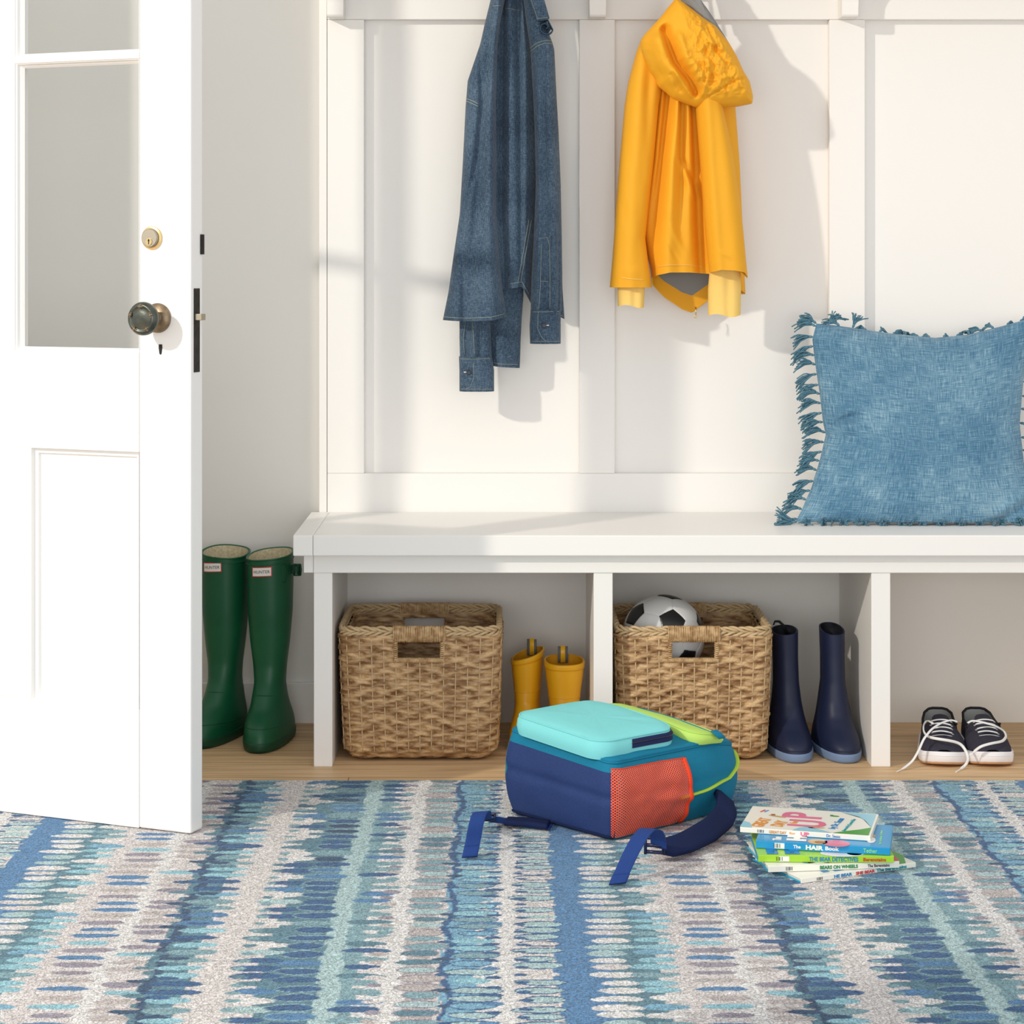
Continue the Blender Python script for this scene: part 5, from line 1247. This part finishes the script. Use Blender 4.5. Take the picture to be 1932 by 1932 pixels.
mb = MB(); zp = ar(lz_, qz, .0018); mb.tube(zp, .0050, 8, flat=.45); zl = mb.build('side_zip', mat('lime_zip_tape', C(176, 206, 70), .7, .2), bp_)
mb = MB(); mb.tube(ar(lz_, qz, .0034), .0010, 5); mb.build('zip_teeth', m_bpl, zl)
# straps
wtd = lambda v: np.array(v, float)
def smooth(pts, n=60, it=8):
    q = np.array(pts, float); d = np.concatenate([[0], np.cumsum(np.linalg.norm(np.diff(q, axis=0), axis=1))]); tt = np.linspace(0, d[-1], n)
    p = np.stack([np.interp(tt, d, q[:, k_]) for k_ in range(3)], 1)
    for _ in range(it): p[1:-1] = (p[:-2]+2*p[1:-1]+p[2:])/4
    return p
# left strap: webbing tail arching off the rug, joined to the strap under the bag
T0, T1 = FL(886, 1616, RT+.002), FL(882, 1600, RT+.012)
pl = smooth([FL(886, 1617, RT+.0038), FL(892, 1590, .030), FL(898, 1555, .060), FL(904, 1533, .074), FL(913, 1530, .070), FL(914, 1545, .045), FL(926, 1545, .022), FL(955, 1549, .014), FL(1000, 1556, .013), FL(1040, 1560, .013)], 70, 6)
wd = np.zeros((70, 3)); tq = np.linspace(0, 1, 70)
for i, t in enumerate(tq): wd[i] = wtd((1, .25, 0))*(1-np.clip((t-.52)*5, 0, 1))+wtd((.25, 1, .12))*np.clip((t-.52)*5, 0, 1)
mb = MB(); mb.ribbon(pl, wd, .0255, .0016); sl1 = mb.build('strap_webbing', m_web, bp_)
mb = MB(); mb.ribbon(pl[:5]+np.array([0, -.0008, .0004]), wd[:5], .0262, .0036); mb.build('webbing_end', m_web, sl1)
pp = smooth([FL(955, 1549, .019), FL(1000, 1551, .018), FL(1035, 1556, .017)], 20, 2); mb = MB(); mb.ribbon(pp, (.2, 1, 0), .034, .008); mb.build('shoulder_strap', m_pad, bp_)
bq = FL(925, 1546, .024); mb = MB()
for d_ in (-.008, 0, .008): mb.tube([bq+np.array((d_, -.016, .003)), bq+np.array((d_, .016, .005))], .0022, 7)
for d_ in (-.016, .016): mb.tube([bq+np.array((-.010, d_, .003)), bq+np.array((.010, d_, .003))], .0022, 7)
mb.build('ladder_buckle', m_plas, bp_)
# right strap
pr = smooth([FL(1362, 1500, .046), FL(1372, 1522, .040), FL(1362, 1550, .026), FL(1340, 1582, .016), FL(1300, 1600, .018), FL(1268, 1606, .022), FL(1248, 1603, .024)], 60, 5)
pr[:, 2] = np.maximum(pr[:, 2], RT+.006+np.linspace(.018, .014, 60))
wdr = np.zeros((60, 3))
for i, t in enumerate(np.linspace(0, 1, 60)): wdr[i] = wtd((.62, -.55, -.45))*(1-t)+wtd((.10, -1, -.45))*t
mb = MB(); mb.ribbon(pr, wdr, np.interp(np.linspace(0, 1, 60), [0, .8, .95, 1], [.052, .050, .042, .030]), .010); mb.build('shoulder_strap', m_pad, bp_)
pt_ = smooth([FL(1165, 1667, RT+.0040), FL(1172, 1650, .022), FL(1190, 1610, .052), FL(1208, 1578, .072), FL(1222, 1563, .078), FL(1236, 1566, .072), FL(1242, 1584, .050), FL(1243, 1600, .034)], 60, 5)
wdt = np.zeros((60, 3))
for i, t in enumerate(np.linspace(0, 1, 60)): wdt[i] = wtd((1, .05, .10))*(1-t)+wtd((1, -.35, -.1))*t
mb = MB(); mb.ribbon(pt_, wdt, .0262, .0017); wt = mb.build('strap_webbing', m_web, bp_)
mb = MB(); mb.ribbon(pt_[:7]+np.array([0, -.001, .0003]), wdt[:7], .0272, .0040); mb.build('webbing_end', m_web, wt)
bq = FL(1235, 1592, .040); mb = MB()
for dz in (-.012, -.001, .011): mb.tube([bq+np.array((-.013, -.003, dz)), bq+np.array((.013, -.005, dz-.001))], .0032, 8)
for dx in (-.015, .015): mb.tube([bq+np.array((dx, -.002, -.016)), bq+np.array((dx, -.004, .015))], .0026, 8)
mb.build('ladder_buckle', m_plas, bp_)

# ---------------------------------------------------------------- books
m_page = mat('page_block', C(236, 230, 214), .8, .1, bump=.6, bscale=900, stretch=(.05, .05, 3))
def glossy(nm, c): return mat(nm, c, .28, .45, coat=.15)
def blob(pts, mb, F3, m_, lift=.0003, mat=0):
    q = np.array(pts, float); c = q.mean(0); V = np.vstack([q, [c]]); n = len(q); mb.add(F3(V[:, 0], V[:, 1], lift), [(i, (i+1) % n, n) for i in range(n)], mat)
def ell(cx_, cy_, a, b_, rot=0, n=24): t = np.arange(n)*2*np.pi/n; x, y = a*np.cos(t), b_*np.sin(t); return [(cx_+x[i]*math.cos(rot)-y[i]*math.sin(rot), cy_+x[i]*math.sin(rot)+y[i]*math.cos(rot)) for i in range(n)]
def book(corner, ang, z0, L, W_, T, cover, back, label, spine_txt, art, spine_mat=None):
    c = np.array([corner[0], corner[1], z0]); ex = np.array([math.cos(ang), math.sin(ang), 0]); ey = np.array([-math.sin(ang), math.cos(ang), 0]); up = np.array([0, 0, 1.0])
    F3 = lambda x, y, z: c+np.asarray(x)[..., None]*ex+np.asarray(y)[..., None]*ey+(T+np.zeros(np.shape(x))+z)[..., None]*up
    def TB(V): V = np.asarray(V, float); return c+V[:, :1]*ex+V[:, 1:2]*ey+V[:, 2:3]*up
    o = empty('picture_book', tuple(c+ex*L/2+ey*W_/2), label, 'book', 'picture books stacked on the rug')
    ct = .0022
    mb = MB(); mb.box(0, L, 0.001, W_, T-ct, T, T=TB); fc = mb.build('front_cover', cover, o, smooth=False, bevel=.0006)
    mb = MB(); mb.box(0, L, 0.001, W_, 0, ct, T=TB); mb.build('back_cover', back, o, smooth=False, bevel=.0006)
    mb = MB(); mb.box(0.0005, L-.0005, -.0012, 0.0022, .0002, T-.0002, T=TB); sp = mb.build('spine', spine_mat or cover, o, smooth=False, bevel=.0007)
    mb = MB(); mb.box(.003, L-.003, .0022, W_-.004, ct, T-ct, T=TB); mb.build('pages', m_page, o, smooth=False)
    for x, wd_, hh, s_, m_, bd in spine_txt:
        mb = MB()
        if s_ == '|': 
            for (xx, w2) in ((0, .0009), (.0025, .0006), (.0045, .0014), (.007, .0005), (.009, .0010)):
                mb.box(x+xx-.005, x+xx-.005+w2, -.00165, -.0013, T*.22, T*.78, T=TB)
            mb.build('spine_mark', m_, sp, smooth=False); continue
        if s_ == 'box':
            mb.box(x-wd_/2, x+wd_/2, -.0015, -.0012, T*.14, T*.86, T=TB); mb.build('spine_patch', m_, sp, smooth=False); continue
        put_text(mb, s_, .008, c+ex*x+up*(T/2)-ey*.0014, ex, up, width=wd_, height=hh, bold=bd); mb.build('spine_lettering', m_, sp, smooth=False)
    for it in art:
        mb = MB()
        if it[0] == 'p': blob(it[1], mb, F3, it[2], it[3] if len(it) > 3 else .0003); mb.build(it[4] if len(it) > 4 else 'cover_picture', it[2], fc, smooth=False)
        elif it[0] == 't':
            _, s_, x, y, wd_, hh, rot, m_, bd = it; e1 = ex*math.cos(rot)+ey*math.sin(rot); e2 = -ex*math.sin(rot)+ey*math.cos(rot)
            put_text(mb, s_, .01, F3(np.array(x), np.array(y), .0005), e1, e2, width=wd_, height=hh, bold=bd); mb.build('cover_lettering', m_, fc, smooth=False)
        elif it[0] == 's':
            q = np.array(it[1], float); t = np.linspace(0, 1, len(q)); tt = np.linspace(0, 1, 40); x, y = np.interp(tt, t, q[:, 0]), np.interp(tt, t, q[:, 1])
            for _ in range(3): x[1:-1] = (x[:-2]+2*x[1:-1]+x[2:])/4; y[1:-1] = (y[:-2]+2*y[1:-1]+y[2:])/4
            mb.ribbon(F3(x, y, .0005), ex if False else np.cross(np.gradient(F3(x, y, 0), axis=0), up), it[3], .0004); mb.build('cover_lettering', it[2], fc, smooth=False)
    return o
kW, kG, kB, kC = glossy('cover_white', C(240, 238, 226)), glossy('cover_lime', C(164, 212, 52)), glossy('cover_blue', C(30, 150, 204)), glossy('cover_cyan', C(36, 170, 206))
kgr, krd, kor, kpk, kbl, kte, kbr, ksk, ktn = [glossy(a, C(*c)) for a, c in (('print_green', (30, 136, 76)), ('print_red', (206, 54, 56)), ('print_orange', (226, 150, 60)), ('print_pink', (226, 118, 150)), ('print_blue', (34, 130, 190)), ('print_teal', (28, 150, 160)), ('print_brown', (150, 98, 40)), ('print_sky', (150, 208, 226)), ('print_tan', (214, 170, 110)))]
kgn = glossy('print_grass', C(70, 160, 60)); klt = glossy('print_pale_green', C(150, 226, 150)); kwh = glossy('print_white', C(244, 244, 240))
mk = lambda: [(.034, .012, .01, '|', m_ink, 0)]
rt = RT
def corner(px, py, z):
    p = FL(px, py, z); return (p[0], p[1])
def ang(a, b_, z):
    p, q = FL(a[0], a[1], z), FL(b_[0], b_[1], z); return math.atan2(q[1]-p[1], q[0]-p[0]), float(np.hypot(q[0]-p[0], q[1]-p[1]))
def bk(a, b_, z, T, W_, *r, **k): 
    an, L = ang(a, b_, z); return book(corner(a[0], a[1], z), an, z, L, W_, T, *r, **k)
z = rt
bk((1511, 1667), (1728, 1636), z, .0080, .145, kW, kC, 'bottom picture book, white spine lettered HE BEAR SHE BEAR, turned askew', [(.078, .034, .0050, 'HE BEAR', kbl, .0003), (.120, .036, .0050, 'SHE BEAR', krd, .0003), (.170, .058, .0056, 'The Berenstains', kte, .0003)]+mk(),
   [('p', [(.13, .002), (.2, .002), (.222, .04), (.222, .1), (.19, .07)], kgn), ('p', [(.050, .012), (.062, .012), (.062, .022), (.050, .022)], kbl), ('p', [(.07, .010), (.12, .012), (.12, .020), (.07, .020)], kbl)]); z += .0084
bk((1449, 1646), (1697, 1637), z, .0102, .145, kW, kC, 'white-spined picture book BEARS ON WHEELS, second from the bottom of the stack', [(.115, .062, .0058, 'BEARS ON WHEELS', kgr, .0003), (.180, .036, .0048, 'The Berenstains', m_ink, .0001)]+mk(),
   [('p', ell(.085, .010, .018, .010), kwh), ('p', ell(.10, .012, .010, .008), ktn), ('p', ell(.07, .014, .012, .008), kbl), ('p', [(.19, .002), (.216, .002), (.216, .04), (.2, .03)], krd)]); z += .0106
bk((1430, 1626), (1687, 1628), z, .0108, .145, kG, kB, 'lime green picture book with blue spine title THE BEAR DETECTIVES', [(.120, .078, .0068, 'THE BEAR DETECTIVES', kbl, .0002), (.185, .036, .0056, 'Berenstains', krd, .0002), (.0415, .016, .01, 'box', kwh, 0)]+mk(),
   [('t', 'BEAR', .024, .030, .050, .018, math.pi/2, kbl, .001), ('t', 'DETECTIVES', .056, .055, .098, .024, math.pi/2, kbl, .001), ('p', ell(.135, .012, .035, .018), kwh), ('p', ell(.155, .012, .012, .010), kpk)]); z += .0112
bk((1426, 1600), (1680, 1614), z, .0122, .140, kB, kB, 'bright blue picture book THE HAIR BOOK, fourth from the bottom', [(.066, .012, .0054, 'The', kwh, .0003), (.094, .028, .0074, 'HAIR', kwh, .0004), (.122, .022, .0062, 'Book', kwh, .0003), (.182, .022, .0064, 'Tether', klt, .0001), (.038, .016, .01, 'box', kwh, 0)]+mk(),
   [('t', 'The', .033, .016, .022, .014, math.pi/2, kwh, .0004), ('t', 'HAIR', .064, .058, .098, .032, math.pi/2, kwh, .0010), ('p', ell(.098, .012, .016, .016), ktn), ('p', ell(.102, .010, .009, .007), kbr, .0006), ('p', ell(.128, .008, .022, .020), kpk), ('p', ell(.182, .040, .007, .018), kwh), ('p', ell(.182, .066, .006, .010), ktn), ('t', 'by Graham Tether', .197, .060, .085, .005, math.pi/2, klt, 0)]); z += .0126
bk((1396, 1570), (1643, 1587), z, .0086, .140, kW, kW, 'top picture book, pale cover with big pink letters UP', [(.062, .028, .0048, 'GREAT DAY', kor, .0002), (.086, .010, .0040, 'for', kor, .0001), (.106, .014, .0064, 'UP', kpk, .0004), (.152, .022, .0050, 'Dr. Seuss', kbl, .0001)]+mk(),
   [('p', [(0, .001), (.02, .001), (.012, .03), (0, .04)], ksk), ('p', [(.085, .001), (.15, .001), (.13, .016), (.11, .03), (.095, .022)], ksk), ('p', [(.15, .136), (.208, .136), (.208, .05), (.195, .09), (.18, .115)], ksk), ('p', [(.150, .001), (.208, .001), (.208, .05), (.19, .032), (.17, .018)], kgn, .0004, 'cover_hill'),
    ('t', 'U', .104, .048, .040, .062, math.pi/2, kpk, .00022), ('t', 'P', .090, .098, .034, .066, math.pi/2, kpk, .00022),
    ('t', 'GREAT', .030, .036, .056, .021, math.pi/2-.15, kor, .0001), ('t', 'DAY', .060, .036, .036, .021, math.pi/2-.2, kor, .0001), ('t', 'for', .082, .050, .016, .012, 1.4, kor, .0001),
    ('p', ell(.050, .082, .016, .004, -.3), ktn), ('p', ell(.042, .090, .004, .004), kbr, .0006), ('p', ell(.122, .026, .014, .004, .2), ktn), ('p', ell(.108, .030, .004, .004), kbr, .0006), ('p', ell(.142, .108, .008, .004), kgn), ('p', ell(.137, .112, .003, .002), kgr, .0006),
    ('t', 'by Dr. Seuss', .152, .060, .070, .015, 1.45, kbl, .0001), ('t', 'illustrated by Quentin Blake', .172, .056, .080, .008, 1.45, kte, 0), ('t', 'BEGINNER', .022, .110, .016, .003, 1.2, krd, 0), ('t', 'BOOKS', .028, .110, .014, .003, 1.2, kbl, 0)])
